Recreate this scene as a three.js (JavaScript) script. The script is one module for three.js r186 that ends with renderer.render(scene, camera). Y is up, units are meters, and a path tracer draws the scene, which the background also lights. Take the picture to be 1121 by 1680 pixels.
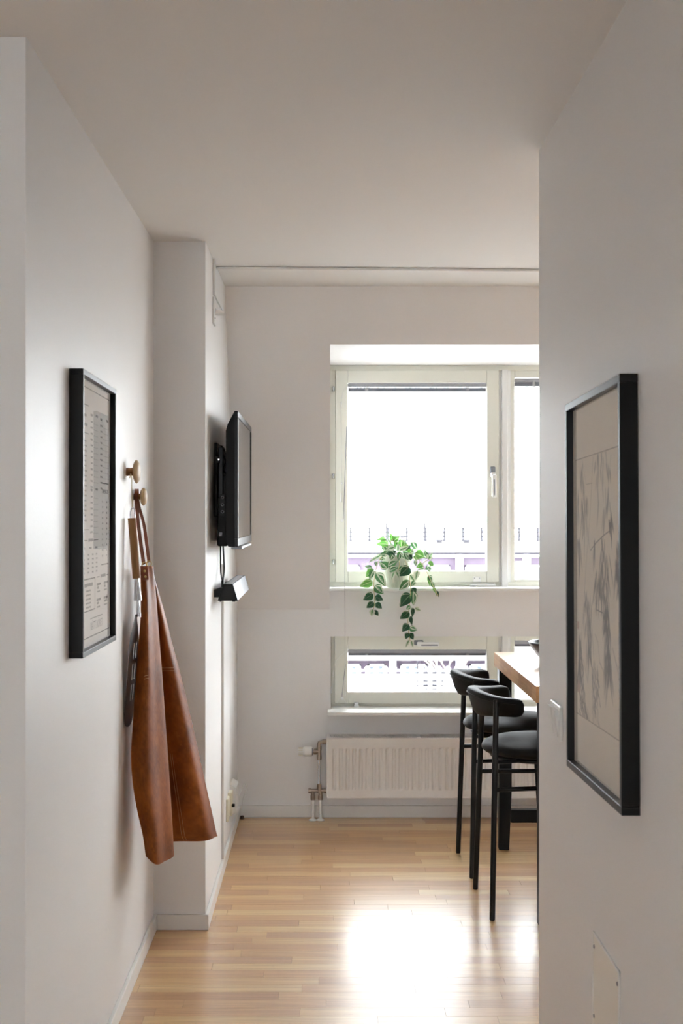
import * as THREE from 'three';
import { RoundedBoxGeometry } from 'three/addons/geometries/RoundedBoxGeometry.js';
import { mergeGeometries, mergeVertices, toCreasedNormals } from 'three/addons/utils/BufferGeometryUtils.js';

// ------------------------------------------------------------------ camera, sky, exposure
const scene = new THREE.Scene();
const F = 2180, EYE = 1.508, VX = 532, VY = 844;           // focal length in pixels, eye height, principal point
const camera = new THREE.PerspectiveCamera(2 * Math.atan(840 / F) * 180 / Math.PI, 1121 / 1680, 0.05, 400);
camera.position.set(0, EYE, 0);
camera.lookAt(0, EYE, -1);
camera.setViewOffset(1121, 1680, 560.5 - VX, 840 - VY, 1121, 1680);
camera.focus = 5.2;
camera.userData.fStop = 9;
scene.background = new THREE.Color().setRGB(0.945, 1, 1.04);
scene.backgroundIntensity = 17;
const renderer = new THREE.WebGLRenderer({ antialias: true });
renderer.toneMapping = THREE.LinearToneMapping;
renderer.toneMappingExposure = 1.2;
renderer.shadowMap.enabled = true;

// ------------------------------------------------------------------ helpers
function rng(seed) { let a = seed >>> 0; return () => { a = (a + 0x6D2B79F5) >>> 0; let t = a; t = Math.imul(t ^ (t >>> 15), t | 1); t ^= t + Math.imul(t ^ (t >>> 7), t | 61); return ((t ^ (t >>> 14)) >>> 0) / 4294967296; }; }
const rand = rng(20240611);
const V = (x, y, z) => new THREE.Vector3(x, y, z);
// a point of the room from where it is seen and how far away it stands
const at = (px, py, dist) => { const s = F / dist; return V((px - VX) / s, EYE - (py - VY) / s, -dist); };
const names = {};
function numbered(n) { const k = names[n] = (names[n] ?? -1) + 1; return k ? n + '_' + String(k).padStart(3, '0') : n; }
function metric(g, du = 0, dv = 0) {                          // uv in metres from position, by the face's direction
  const p = g.attributes.position, n = g.attributes.normal, uv = new Float32Array(p.count * 2);
  for (let i = 0; i < p.count; i++) {
    const ax = Math.abs(n.getX(i)), ay = Math.abs(n.getY(i)), az = Math.abs(n.getZ(i));
    let u, v;
    if (ay >= ax && ay >= az) { u = p.getX(i); v = p.getZ(i); } else if (ax >= az) { u = p.getZ(i); v = p.getY(i); } else { u = p.getX(i); v = p.getY(i); }
    uv[i * 2] = u + du; uv[i * 2 + 1] = v + dv;
  }
  g.setAttribute('uv', new THREE.BufferAttribute(uv, 2));
  return g;
}
function box(x0, x1, y0, y1, z0, z1, r = 0) {
  const w = Math.abs(x1 - x0), h = Math.abs(y1 - y0), d = Math.abs(z1 - z0);
  const g = r ? new RoundedBoxGeometry(w, h, d, 2, Math.min(r, w / 2.02, h / 2.02, d / 2.02)) : new THREE.BoxGeometry(w, h, d);
  g.translate((x0 + x1) / 2, (y0 + y1) / 2, (z0 + z1) / 2);
  return g;
}
function merged(list) { return mergeGeometries(list.map((g) => { const k = g.index ? g.toNonIndexed() : g.clone(); for (const a of Object.keys(k.attributes)) if (!['position', 'normal', 'uv'].includes(a)) k.deleteAttribute(a); if (!k.attributes.uv) metric(k); return k; })); }
function tube(pts, r, seg = 24, rad = 8, closed = false) { return new THREE.TubeGeometry(new THREE.CatmullRomCurve3(pts, closed), seg, r, rad, closed); }
function rod(a, b, r0, r1 = r0, rad = 20) {
  const d = V(0, 0, 0).subVectors(b, a), g = new THREE.CylinderGeometry(r1, r0, d.length(), rad);
  g.applyQuaternion(new THREE.Quaternion().setFromUnitVectors(V(0, 1, 0), d.clone().normalize()));
  g.translate((a.x + b.x) / 2, (a.y + b.y) / 2, (a.z + b.z) / 2);
  return g;
}
const lathe = (pts, seg = 40) => new THREE.LatheGeometry(pts.map(([r, y]) => new THREE.Vector2(r, y)), seg);
function grid(nu, nv, f, closedU = false) {                   // surface through f(u, v), u and v in 0..1
  const pos = [], uv = [], idx = [];
  for (let j = 0; j <= nv; j++) for (let i = 0; i <= nu; i++) { const p = f(i / nu, j / nv); pos.push(p.x, p.y, p.z); uv.push(i / nu, j / nv); }
  for (let j = 0; j < nv; j++) for (let i = 0; i < nu; i++) { const a = j * (nu + 1) + i, b = a + 1, c = a + nu + 1, d = c + 1; idx.push(a, b, d, a, d, c); }
  const g = new THREE.BufferGeometry();
  g.setAttribute('position', new THREE.Float32BufferAttribute(pos, 3)); g.setAttribute('uv', new THREE.Float32BufferAttribute(uv, 2)); g.setIndex(idx);
  g.computeVertexNormals();
  return g;
}
function extrude(shape, depth, bevel = 0, curveSegments = 16) {
  return new THREE.ExtrudeGeometry(shape, { depth, bevelEnabled: bevel > 0, bevelThickness: bevel, bevelSize: bevel, bevelSegments: 2, curveSegments });
}
const poly = (pts) => new THREE.Shape(pts.map(([x, y]) => new THREE.Vector2(x, y)));
function obj(name, g, m, parent = scene) {
  const o = new THREE.Mesh(Array.isArray(g) ? (g.length > 1 ? merged(g) : g[0]) : g, m);
  o.name = parent === scene ? numbered(name) : name; o.castShadow = o.receiveShadow = true; parent.add(o);
  return o;
}
function each(name, list, m, parent) { for (const g of list) obj(name, g, m, parent); }
function tag(o, label, category, group) { o.userData.label = label; o.userData.category = category; if (group) o.userData.group = group; return o; }
function thing(name, label, category, pos = [0, 0, 0], ry = 0, group) {
  const o = new THREE.Group(); o.name = numbered(name); o.position.set(...pos); o.rotation.y = ry; scene.add(o);
  return tag(o, label, category, group);
}
function struct(name, g, m, parent = scene) { const o = obj(name, g, m, parent); if (parent === scene) o.userData.kind = 'structure'; return o; }

// ------------------------------------------------------------------ textures
function noise2(seed, n = 256) {
  const r = rng(seed), t = new Float32Array(n * n).map(() => r());
  const sm = (x) => x * x * (3 - 2 * x);
  return (x, y, px = n, py = n) => {                          // value noise, repeats after px, py cells
    const X = Math.floor(x), Y = Math.floor(y), fx = sm(x - X), fy = sm(y - Y), q = (a, b) => t[((((b % py) + py) % py) % n) * n + ((((a % px) + px) % px) % n)];
    return (q(X, Y) * (1 - fx) + q(X + 1, Y) * fx) * (1 - fy) + (q(X, Y + 1) * (1 - fx) + q(X + 1, Y + 1) * fx) * fy;
  };
}
function tex(w, h, f, srgb = true) {
  const d = new Uint8Array(w * h * 4);
  for (let y = 0; y < h; y++) for (let x = 0; x < w; x++) { const c = f(x / w, y / h), i = (y * w + x) * 4; d[i] = Math.max(0, Math.min(255, c[0])); d[i + 1] = Math.max(0, Math.min(255, c[1])); d[i + 2] = Math.max(0, Math.min(255, c[2])); d[i + 3] = 255; }
  const t = new THREE.DataTexture(d, w, h); t.wrapS = t.wrapT = THREE.RepeatWrapping; t.magFilter = THREE.LinearFilter; t.minFilter = THREE.LinearMipmapLinearFilter;
  if (srgb) t.colorSpace = THREE.SRGBColorSpace; t.needsUpdate = true;
  return t;
}
const nA = noise2(11), nB = noise2(29), nC = noise2(47);
const grainAt = (u, v) => {                                    // oak grain running along u
  const warp = nA(u * 4, v * 6, 4, 6) * 0.35;
  const fine = nB(u * 10, v * 220, 10, 220), mid = nC(u * 5, v * 50 + warp * 8, 5, 50), pores = nA(u * 40, v * 250, 40, 250);
  return 0.5 * fine + 0.6 * mid - (pores > 0.86 ? 0.25 : 0);
};
const oakTex = tex(1024, 512, (u, v) => { const g = (grainAt(u, v) - 0.5) * 34 + (nA(u * 3, v * 3, 3, 3) - 0.5) * 14; return [226 + g, 219 + g * 1.05, 208 + g * 1.15]; });
oakTex.repeat.set(1 / 0.9, 1 / 0.45);
const plasterBump = tex(512, 512, (u, v) => { const g = 90 * nA(u * 109, v * 127, 109, 127) + 110 * nB(u * 61, v * 53, 61, 53); return [g, g, g]; }, false);
plasterBump.repeat.set(1 / 0.5, 1 / 0.5);
const leatherTex = tex(512, 512, (u, v) => {
  const blotch = nA(u * 6, v * 6, 6, 6) * 0.5 + nB(u * 17, v * 17, 17, 17) * 0.3 + nC(u * 60, v * 60, 60, 60) * 0.2, k = (blotch - 0.5) * 2;
  const fleck = nB(u * 120, v * 40, 120, 40) > 0.93 ? 12 : 0;
  return [136 + 44 * k + fleck, 73 + 30 * k + fleck, 25 + 15 * k + fleck * 0.7];
});
const speckle = tex(256, 256, (u, v) => { const g = nA(u * 128, v * 128, 128, 128) * 160 + nB(u * 40, v * 40, 40, 40) * 90; return [g, g, g]; }, false);

// ------------------------------------------------------------------ materials
const std = (color, roughness = 0.6, more = {}) => new THREE.MeshStandardMaterial({ color, roughness, ...more });
const phy = (color, roughness = 0.6, more = {}) => new THREE.MeshPhysicalMaterial({ color, roughness, ...more });
const M = {
  wall: std(0xf1f0ef, 0.5, { bumpMap: plasterBump, bumpScale: 0.00025 }),
  ceiling: std(0xf0efed, 0.85),
  trim: std(0xeceae6, 0.35),
  frame: std(0xe6e5d9, 0.35),
  post: std(0xeeeeeb, 0.35),
  black: phy(0x040404, 0.42, { specularIntensity: 0.4 }),
  blackSatin: phy(0x040405, 0.34, { specularIntensity: 0.45 }),
  blackMetal: phy(0x040404, 0.36, { specularIntensity: 0.5 }),
  darkPlastic: phy(0x030304, 0.5, { specularIntensity: 0.4 }),
  silver: std(0x7f8287, 0.45, { metalness: 0.6 }),
  steel: std(0xc4c6c9, 0.22, { metalness: 1 }),
  whitePlastic: std(0xefefec, 0.3),
  cream: std(0xe6dfc9, 0.35),
  blindGrey: std(0xa4a5ab, 0.4),
  slat: std(0x777880, 0.4),
  clear: phy(0xffffff, 0.15, { transmission: 0.7, thickness: 0 }),
  glass: phy(0xffffff, 0, { transmission: 1, thickness: 0, ior: 1.5 }),
  radiator: std(0xf2eee9, 0.32),
  brass: std(0x9b8d7f, 0.3, { metalness: 0.9 }),
  cord: std(0xe8e8e4, 0.6),
  beech: std(0xc9ab82, 0.5),
  handleWood: std(0x9a6e42, 0.5),
  leather: phy(0xffffff, 0.5, { map: leatherTex, bumpMap: speckle, bumpScale: 0.0003, specularIntensity: 0.4, side: THREE.DoubleSide }),
  leatherStrap: std(0x84482a, 0.5),
  leatherEdge: std(0xb98a68, 0.7),
  stitch: std(0xc79a70, 0.8),
  gold: std(0xc0a468, 0.3, { metalness: 0.9 }),
  seatLeather: phy(0x0a0a0a, 0.58, { specularIntensity: 0.45, bumpMap: speckle, bumpScale: 0.0002 }),
  tableEdge: std(0xc89a70, 0.5),
  pot: std(0xc8c9bc, 0.55),
  soil: std(0x4a3a2c, 0.95),
  stem: std(0xc9b88a, 0.6),
  bowl: phy(0x2a2c2e, 0.32, { specularIntensity: 0.7 }),
  pear: std(0x9fb85a, 0.45),
  screen: phy(0x08080a, 0.12),
  subfloor: std(0x4e3b29, 0.8),
};
const floorTones = [0xddb077, 0xd5a66e, 0xe3b97f, 0xcd9c66, 0xeac48b, 0xdaab73, 0xd0a270].map((c) => phy(c, 0.5, { map: oakTex, clearcoat: 1, clearcoatRoughness: 0.235 }));

// ------------------------------------------------------------------ room shell
const HT = 2.5, XL = -0.62, XB = -0.432, XR = 0.586;          // ceiling, left wall, projecting wall, right wall
const ZNEAR = -2.76, ZB = -4.83, ZFAR = -6.62, ZEND = -3.62;  // left wall's near end, projection's front, back wall, right wall's end
const ZW = -6.73;                                             // window plane
const lean = (y) => ZFAR + 0.573 * (y - 1.034);               // the upper part of the back wall leans in
struct('ceiling', metric(box(-3.0, 3.6, HT, HT + 0.15, -7.1, 3.3)), M.ceiling);
struct('wall_left', metric(box(-0.78, XL, 0, HT, ZB, ZNEAR)), M.wall);
struct('wall_hall_end', metric(box(-3.0, -0.78, 0, HT, -2.95, ZNEAR)), M.wall);
struct('wall_left_projection', metric(box(-0.78, XB, 0, HT, -7.1, ZB)), M.wall);
struct('wall_right', metric(box(XR, XR + 0.12, 0, HT, ZEND, 3.3)), M.wall);
{
  const WX0 = 0.027, WX1 = 2.75, top = 2.264, list = [];
  const slab = (pts, x0, x1) => { const g = extrude(poly(pts), x1 - x0); g.rotateY(Math.PI / 2); g.translate(x0, 0, 0); list.push(metric(g)); };  // profile in (-z, y)
  const prof = (y0, y1) => [[-lean(y0), y0], [7.05, y0], [7.05, y1], [-lean(y1), y1]];
  slab(prof(1.034, HT), XB, WX0);
  slab(prof(top, HT), WX0, WX1);
  slab(prof(1.034, HT), WX1, 3.4);
  const LX0 = 0.033;
  list.push(metric(box(XB, 3.4, 0, 0.52, -7.05, ZFAR)), metric(box(XB, LX0, 0.52, 0.9, -7.05, ZFAR)), metric(box(XB, 0.015, 0.9, 1.034, -7.05, ZFAR)), metric(box(0.015, WX1, 0.9, 1.126, -7.05, ZFAR)), metric(box(WX1, 3.4, 0.52, 1.034, -7.05, ZFAR)));
  struct('wall_back', list, M.wall);
}
struct('wall_kitchen_right', metric(box(3.4, 3.6, 0, HT, -7.1, -0.9)), M.wall);
{ const h = (a, b, c, d) => metric(box(a, b, c, d, -1.05, -0.9)); struct('wall_kitchen_rear', [h(XR + 0.12, 3.6, 0, 1.0), h(XR + 0.12, 3.6, 1.7, HT), h(XR + 0.12, 2.3, 1.0, 1.7), h(2.95, 3.6, 1.0, 1.7)], M.wall); }
{ // hall behind the camera: one small window in each outer wall
  const hole = (u0, u1, v0, v1, U0, U1) => [[U0, U1, 0, v0], [U0, U1, v1, HT], [U0, u0, v0, v1], [u1, U1, v0, v1]];
  struct('wall_hall_left', hole(-0.25, 0.25, 1.1, 1.7, ZNEAR, 3.3).map(([a, b, c, d]) => metric(box(-3.0, -2.8, c, d, a, b))), M.wall);
  struct('wall_rear', hole(-1.4, -0.4, 0.95, 1.8, -3.0, XR + 0.12).map(([a, b, c, d]) => metric(box(a, b, c, d, 3.1, 3.3))), M.wall);
}

// floor of oak strips laid across the room
const floor = struct('floor', metric(box(-3.0, 3.6, -0.2, -0.012, -7.1, 3.3)), M.subfloor);
{
  const pitch = 0.0672, gap = 0.0007, lengths = [0.36, 0.44, 0.52, 0.6, 0.7], geos = {}, rest = [];
  const geoOf = (L, k) => geos[L + '_' + k] ??= metric(box(-L / 2 + gap / 2, L / 2 - gap / 2, -0.012, 0, -pitch / 2 + gap / 2, pitch / 2 - gap / 2), k * 0.31, k * 0.137 + L);
  const r = rng(77);
  for (let row = 0; ; row++) {
    const z = ZFAR + 0.006 + pitch * (row + 0.5);
    if (z > 3.1) break;
    let x = -3.0 - r() * 0.5;
    while (x < 3.5) {
      const L = lengths[Math.floor(r() * 5)], cx = x + L / 2, k = Math.floor(r() * 6), tone = Math.floor(Math.pow(r(), 1.0) * 7), dy = -r() * 0.0002;
      const seen = z < -3.8 && x + L > -0.64 && x < 1.0;
      if (seen) { const p = obj('floor_strip', geoOf(L, k), floorTones[tone], floor); p.position.set(cx, dy, z); } else rest.push([L, k, cx, dy, z, tone]);
      x += L;
    }
  }
  const far = new THREE.InstancedMesh(metric(box(-0.26 + gap / 2, 0.26 - gap / 2, -0.012, 0, -pitch / 2 + gap / 2, pitch / 2 - gap / 2)), floorTones[0], rest.length), mt = new THREE.Matrix4();
  rest.forEach(([L, k, cx, dy, z], i) => { mt.makeScale(L / 0.52, 1, 1).setPosition(cx, dy, z); far.setMatrixAt(i, mt); });
  far.name = 'floor_strips'; far.userData.kind = 'stuff'; far.receiveShadow = true; floor.add(far);
}
// baseboards
const BH = 0.056, BT = 0.013;
struct('baseboard_left', box(XL, XL + BT, 0, BH, ZB + 0.002, ZNEAR - 0.0, 0.003), M.trim);
struct('baseboard_projection', [box(XL + BT, XB + BT, 0, BH, ZB, ZB + BT, 0.003), box(XB, XB + BT, 0, BH, ZFAR + BT, ZB, 0.003)], M.trim);
struct('baseboard_back', box(XB + BT, 3.4, 0, 0.06, ZFAR, ZFAR + BT, 0.003), M.trim);

// ------------------------------------------------------------------ windows
function windowUnit(name, o) {
  const g = new THREE.Group(); g.name = name; g.userData.kind = 'structure'; scene.add(g);
  const { x0, x1, y0, y1, sashes, posts } = o, D = 0.1;
  // outer frame, its front a little behind the sashes
  const zf = ZW - 0.012;
  obj('frame', [box(x0, x1, y1 - o.head, y1, zf - D, zf, 0.002), box(x0, x1, y0, y0 + o.foot, zf - D, zf, 0.002), box(x0, x0 + 0.031, y0 + o.foot, y1 - o.head, zf - D, zf, 0.002), box(x1 - 0.031, x1, y0 + o.foot, y1 - o.head, zf - D, zf, 0.002)], M.frame, g);
  for (const [a, b] of posts) obj('mullion', [box(a - 0.016, b + 0.016, y0 + o.foot, y1 - o.head, zf - D, zf - 0.004), box(a, b, y0 + 0.002, y1 - o.head + 0.004, zf - 0.02, ZW + 0.01, 0.003)], M.post, g);
  for (const s of sashes) {
    const zs = s.fixed ? zf - 0.006 : ZW, { gx0, gx1, gy0, gy1 } = s;
    const sash = new THREE.Group(); sash.name = 'sash'; g.add(sash);
    for (const [a, b] of [[s.x0, gx0], [gx1, s.x1]]) obj('stile', box(a, b, s.y0, s.y1, zs - 0.06, zs, 0.0025), M.frame, sash);
    for (const [a, b] of [[s.y0, gy0], [gy1, s.y1]]) obj('rail', box(gx0 + 0.0008, gx1 - 0.0008, a, b, zs - 0.06, zs - 0.0006, 0.0025), M.frame, sash);
    obj('pane', box(gx0 - 0.008, gx1 + 0.008, gy0 - 0.008, gy1 + 0.008, zs - 0.05, zs - 0.046), M.glass, sash);
    if (!s.fixed) for (const hy of s.hinges ?? []) obj('hinge', rod(V(x0 + 0.019, hy - 0.012, ZW - 0.004), V(x0 + 0.019, hy + 0.012, ZW - 0.004), 0.0065, 0.0065, 12), M.steel, g);
  }
  return g;
}
const w1 = windowUnit('window_1', {
  x0: 0.0275, x1: 2.75, y0: 1.138, y1: 2.264, head: 0.026, foot: 0.026, posts: [[0.9, 0.931], [1.83, 1.861]],
  sashes: [
    { x0: 0.0586, x1: 0.886, y0: 1.163, y1: 2.239, gx0: 0.12, gx1: 0.824, gy0: 1.221, gy1: 2.176, hinges: [2.144, 1.702, 1.267] },
    { x0: 0.947, x1: 1.815, y0: 1.155, y1: 2.2395, gx0: 0.968, gx1: 1.794, gy0: 1.178, gy1: 2.204, fixed: true },
    { x0: 1.875, x1: 2.72, y0: 1.163, y1: 2.239, gx0: 1.935, gx1: 2.66, gy0: 1.221, gy1: 2.176 }],
});
const w2 = windowUnit('window_2', {
  x0: 0.034, x1: 2.75, y0: 0.528, y1: 0.91, head: 0.012, foot: 0.022, posts: [[0.9, 0.931], [1.83, 1.861]],
  sashes: [
    { x0: 0.053, x1: 0.884, y0: 0.549, y1: 0.8995, gx0: 0.12, gx1: 0.824, gy0: 0.608, gy1: 0.824 },
    { x0: 0.947, x1: 1.815, y0: 0.548, y1: 0.8995, gx0: 0.968, gx1: 1.794, gy0: 0.568, gy1: 0.868, fixed: true },
    { x0: 1.875, x1: 2.72, y0: 0.549, y1: 0.8995, gx0: 1.935, gx1: 2.66, gy0: 0.608, gy1: 0.824 }],
});
obj('window_sill', box(0.0285, 2.748, 1.127, 1.143, -6.742, -6.586, 0.003), M.post, w1);
obj('window_sill', box(0.0165, 2.78, 0.519, 0.536, -6.742, -6.52, 0.003), M.post, w2);
{ // handles and stay of the opening sashes
  const h1 = new THREE.Group(); h1.name = 'window_handle'; w1.add(h1);
  const p = at(808.5, 790, 6.73);
  obj('base_plate', box(p.x - 0.013, p.x + 0.013, p.y + 0.028, p.y + 0.076, ZW, ZW + 0.012, 0.006), M.silver, h1);
  obj('lever', [box(p.x - 0.012, p.x + 0.012, p.y + 0.02, p.y + 0.045, ZW + 0.011, ZW + 0.035, 0.006), box(p.x - 0.008, p.x + 0.014, p.y - 0.08, p.y + 0.035, ZW + 0.024, ZW + 0.042, 0.006)], M.whitePlastic, h1);
  obj('lever_inlay', box(p.x + 0.001, p.x + 0.006, p.y - 0.07, p.y + 0.01, ZW + 0.041, ZW + 0.0435, 0.001), M.silver, h1);
  const h2 = new THREE.Group(); h2.name = 'window_handle'; w2.add(h2);
  const q = at(700, 1056, 6.73);
  obj('base_plate', box(q.x - 0.064, q.x - 0.016, q.y - 0.006, q.y + 0.018, ZW, ZW + 0.012, 0.005), M.silver, h2);
  obj('lever', [box(q.x - 0.048, q.x - 0.02, q.y - 0.006, q.y + 0.012, ZW + 0.011, ZW + 0.035, 0.005), box(q.x - 0.05, q.x + 0.062, q.y - 0.01, q.y + 0.012, ZW + 0.024, ZW + 0.042, 0.006)], M.whitePlastic, h2);
  obj('lever_inlay', box(q.x - 0.03, q.x + 0.055, q.y - 0.007, q.y - 0.001, ZW + 0.041, ZW + 0.0435, 0.001), M.silver, h2);
  const st = new THREE.Group(); st.name = 'window_stay'; w1.add(st);
  const a = at(783, 953, 6.72);
  obj('stay_plate', box(a.x - 0.02, a.x + 0.02, a.y - 0.006, a.y + 0.022, ZW, ZW + 0.008, 0.003), M.whitePlastic, st);
  obj('stay_arm', box(a.x - 0.036, a.x + 0.092, 1.146, 1.158, ZW + 0.004, ZW + 0.022, 0.003), M.whitePlastic, st);
  obj('stay_pin', box(a.x - 0.035, a.x - 0.008, 1.144, 1.1475, ZW + 0.018, ZW + 0.026, 0.001), M.black, st);
  each('screw', [-0.012, 0.012].map((d) => rod(V(a.x + d, a.y + 0.014, ZW + 0.007), V(a.x + d, a.y + 0.014, ZW + 0.0088), 0.0026, 0.0026, 10)), M.slat, st);
  const bm = at(585, 1156, 6.7);
  obj('catch', [rod(V(bm.x, bm.y - 0.008, ZW), V(bm.x, bm.y - 0.008, ZW + 0.02), 0.013, 0.012, 16), box(bm.x - 0.012, bm.x + 0.012, bm.y - 0.006, bm.y + 0.009, ZW, ZW + 0.012, 0.003)], M.steel, w2);
}
// roller of slats pulled up behind the sashes
function blind(label, x0, x1, yTop, headH, gapH, stackH, z, clips) {
  const t = thing('window_blind', label, 'blind', [(x0 + x1) / 2, yTop, z], 0, 'grey slatted blinds pulled up in the windows'), w = (x1 - x0) / 2;
  obj('headrail', box(-w, w, -headH, 0, -0.012, 0.012, 0.003), M.blindGrey, t);
  const n = 4, sh = stackH / n;
  for (let i = 0; i < n; i++) obj('slat', box(-w + 0.002, w - 0.002, -headH - gapH - sh * (i + 0.96), -headH - gapH - sh * i, -0.011 + (i % 2) * 0.0015, 0.011 + (i % 2) * 0.0015, 0.001), M.slat, t);
  for (const c of clips) obj('clip', box(c - (x0 + x1) / 2 - 0.008, c - (x0 + x1) / 2 + 0.008, -headH - gapH - stackH - 0.004, -headH + 0.002, 0.0125, 0.016, 0.001), M.clear, t);
  return t;
}
const SX = (px) => (px - VX) / 324;
const ZBL = ZW - 0.026;
const b1 = blind('grey slatted blind pulled up in the large upper window above the plant', 0.1205, 0.8235, 2.174, 0.0185, 0.003, 0.021, ZBL, [SX(602), SX(768)]);
const b2 = blind('grey slatted blind at the top of the upper fixed window beside the wall edge', 0.969, 1.793, 2.2, 0.018, 0.001, 0.021, ZBL - 0.016, [SX(878)]);
const b3 = blind('grey slatted blind pulled up in the low window behind the bar stools', 0.1205, 0.8235, 0.822, 0.018, 0, 0.013, ZBL, [SX(602), SX(768)]);
const b4 = blind('grey slatted blind in the low window behind the dark bowl', 0.969, 1.793, 0.866, 0.018, 0, 0.013, ZBL - 0.016, []);
{ // cords and wands of the two left blinds
  const P = (b, px, py, d = 6.722) => at(px, py, d).sub(b.position);
  obj('cord', tube([P(b1, 571, 631), P(b1, 564, 640), P(b1, 560, 658), P(b1, 560, 700), P(b1, 560.5, 790)], 0.0012, 40, 6), M.cord, b1);
  each('tassel', [rod(P(b1, 560, 660), P(b1, 560, 670), 0.0042, 0.0036, 10), rod(P(b1, 560.5, 809), P(b1, 559.5, 824), 0.003, 0.0055, 10)], M.whitePlastic, b1);
  obj('cord', tube([P(b1, 561, 790), P(b1, 560.5, 810)], 0.001, 4, 6), M.cord, b1);
  obj('wand', rod(P(b1, 569, 700), P(b1, 563.5, 852), 0.0014, 0.0014, 8), M.slat, b1);
  each('cord_holder', [rod(P(b1, 561.3, 854, 6.728), P(b1, 561.3, 854, 6.716), 0.0075, 0.0065, 16), rod(P(b1, 561, 793, 6.728), P(b1, 561, 793, 6.718), 0.005, 0.004, 12)], M.whitePlastic, b1);
  obj('cord', tube([P(b1, 566, 780), P(b1, 566, 900), P(b1, 566, 955, 6.7), P(b1, 566, 963, 6.6), P(b1, 566, 966.5, 6.579), P(b1, 566.3, 1000, 6.579), P(b1, 566.5, 1135, 6.6)], 0.0009, 60, 6), M.slat, b1);
  obj('tassel', rod(P(b1, 566.5, 1134, 6.6), P(b1, 566.5, 1141, 6.6), 0.002, 0.0026, 10), M.whitePlastic, b1);
  obj('cord', tube([P(b3, 571, 1068), P(b3, 562, 1073), P(b3, 552, 1084), P(b3, 548, 1098), P(b3, 545.5, 1118), P(b3, 544.3, 1128)], 0.0012, 40, 6), M.cord, b3);
  each('tassel', [rod(P(b3, 547.6, 1100), P(b3, 546.4, 1110), 0.0036, 0.0036, 10), rod(P(b3, 544.6, 1125), P(b3, 543.9, 1137), 0.003, 0.0052, 10)], M.whitePlastic, b3);
  obj('wand', rod(P(b3, 567, 1090), P(b3, 561.3, 1143), 0.0014, 0.0014, 8), M.slat, b3);
  obj('cord_holder', rod(P(b3, 561.6, 1146, 6.728), P(b3, 561.6, 1146, 6.716), 0.0075, 0.0065, 16), M.whitePlastic, b3);
  obj('cord', tube([P(b3, 561, 1144), P(b3, 555, 1149), P(b3, 553.5, 1158), P(b3, 558, 1159), P(b3, 568, 1155), P(b3, 566, 1149), P(b3, 562, 1146)], 0.0009, 40, 6), M.cord, b3);
}

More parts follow.
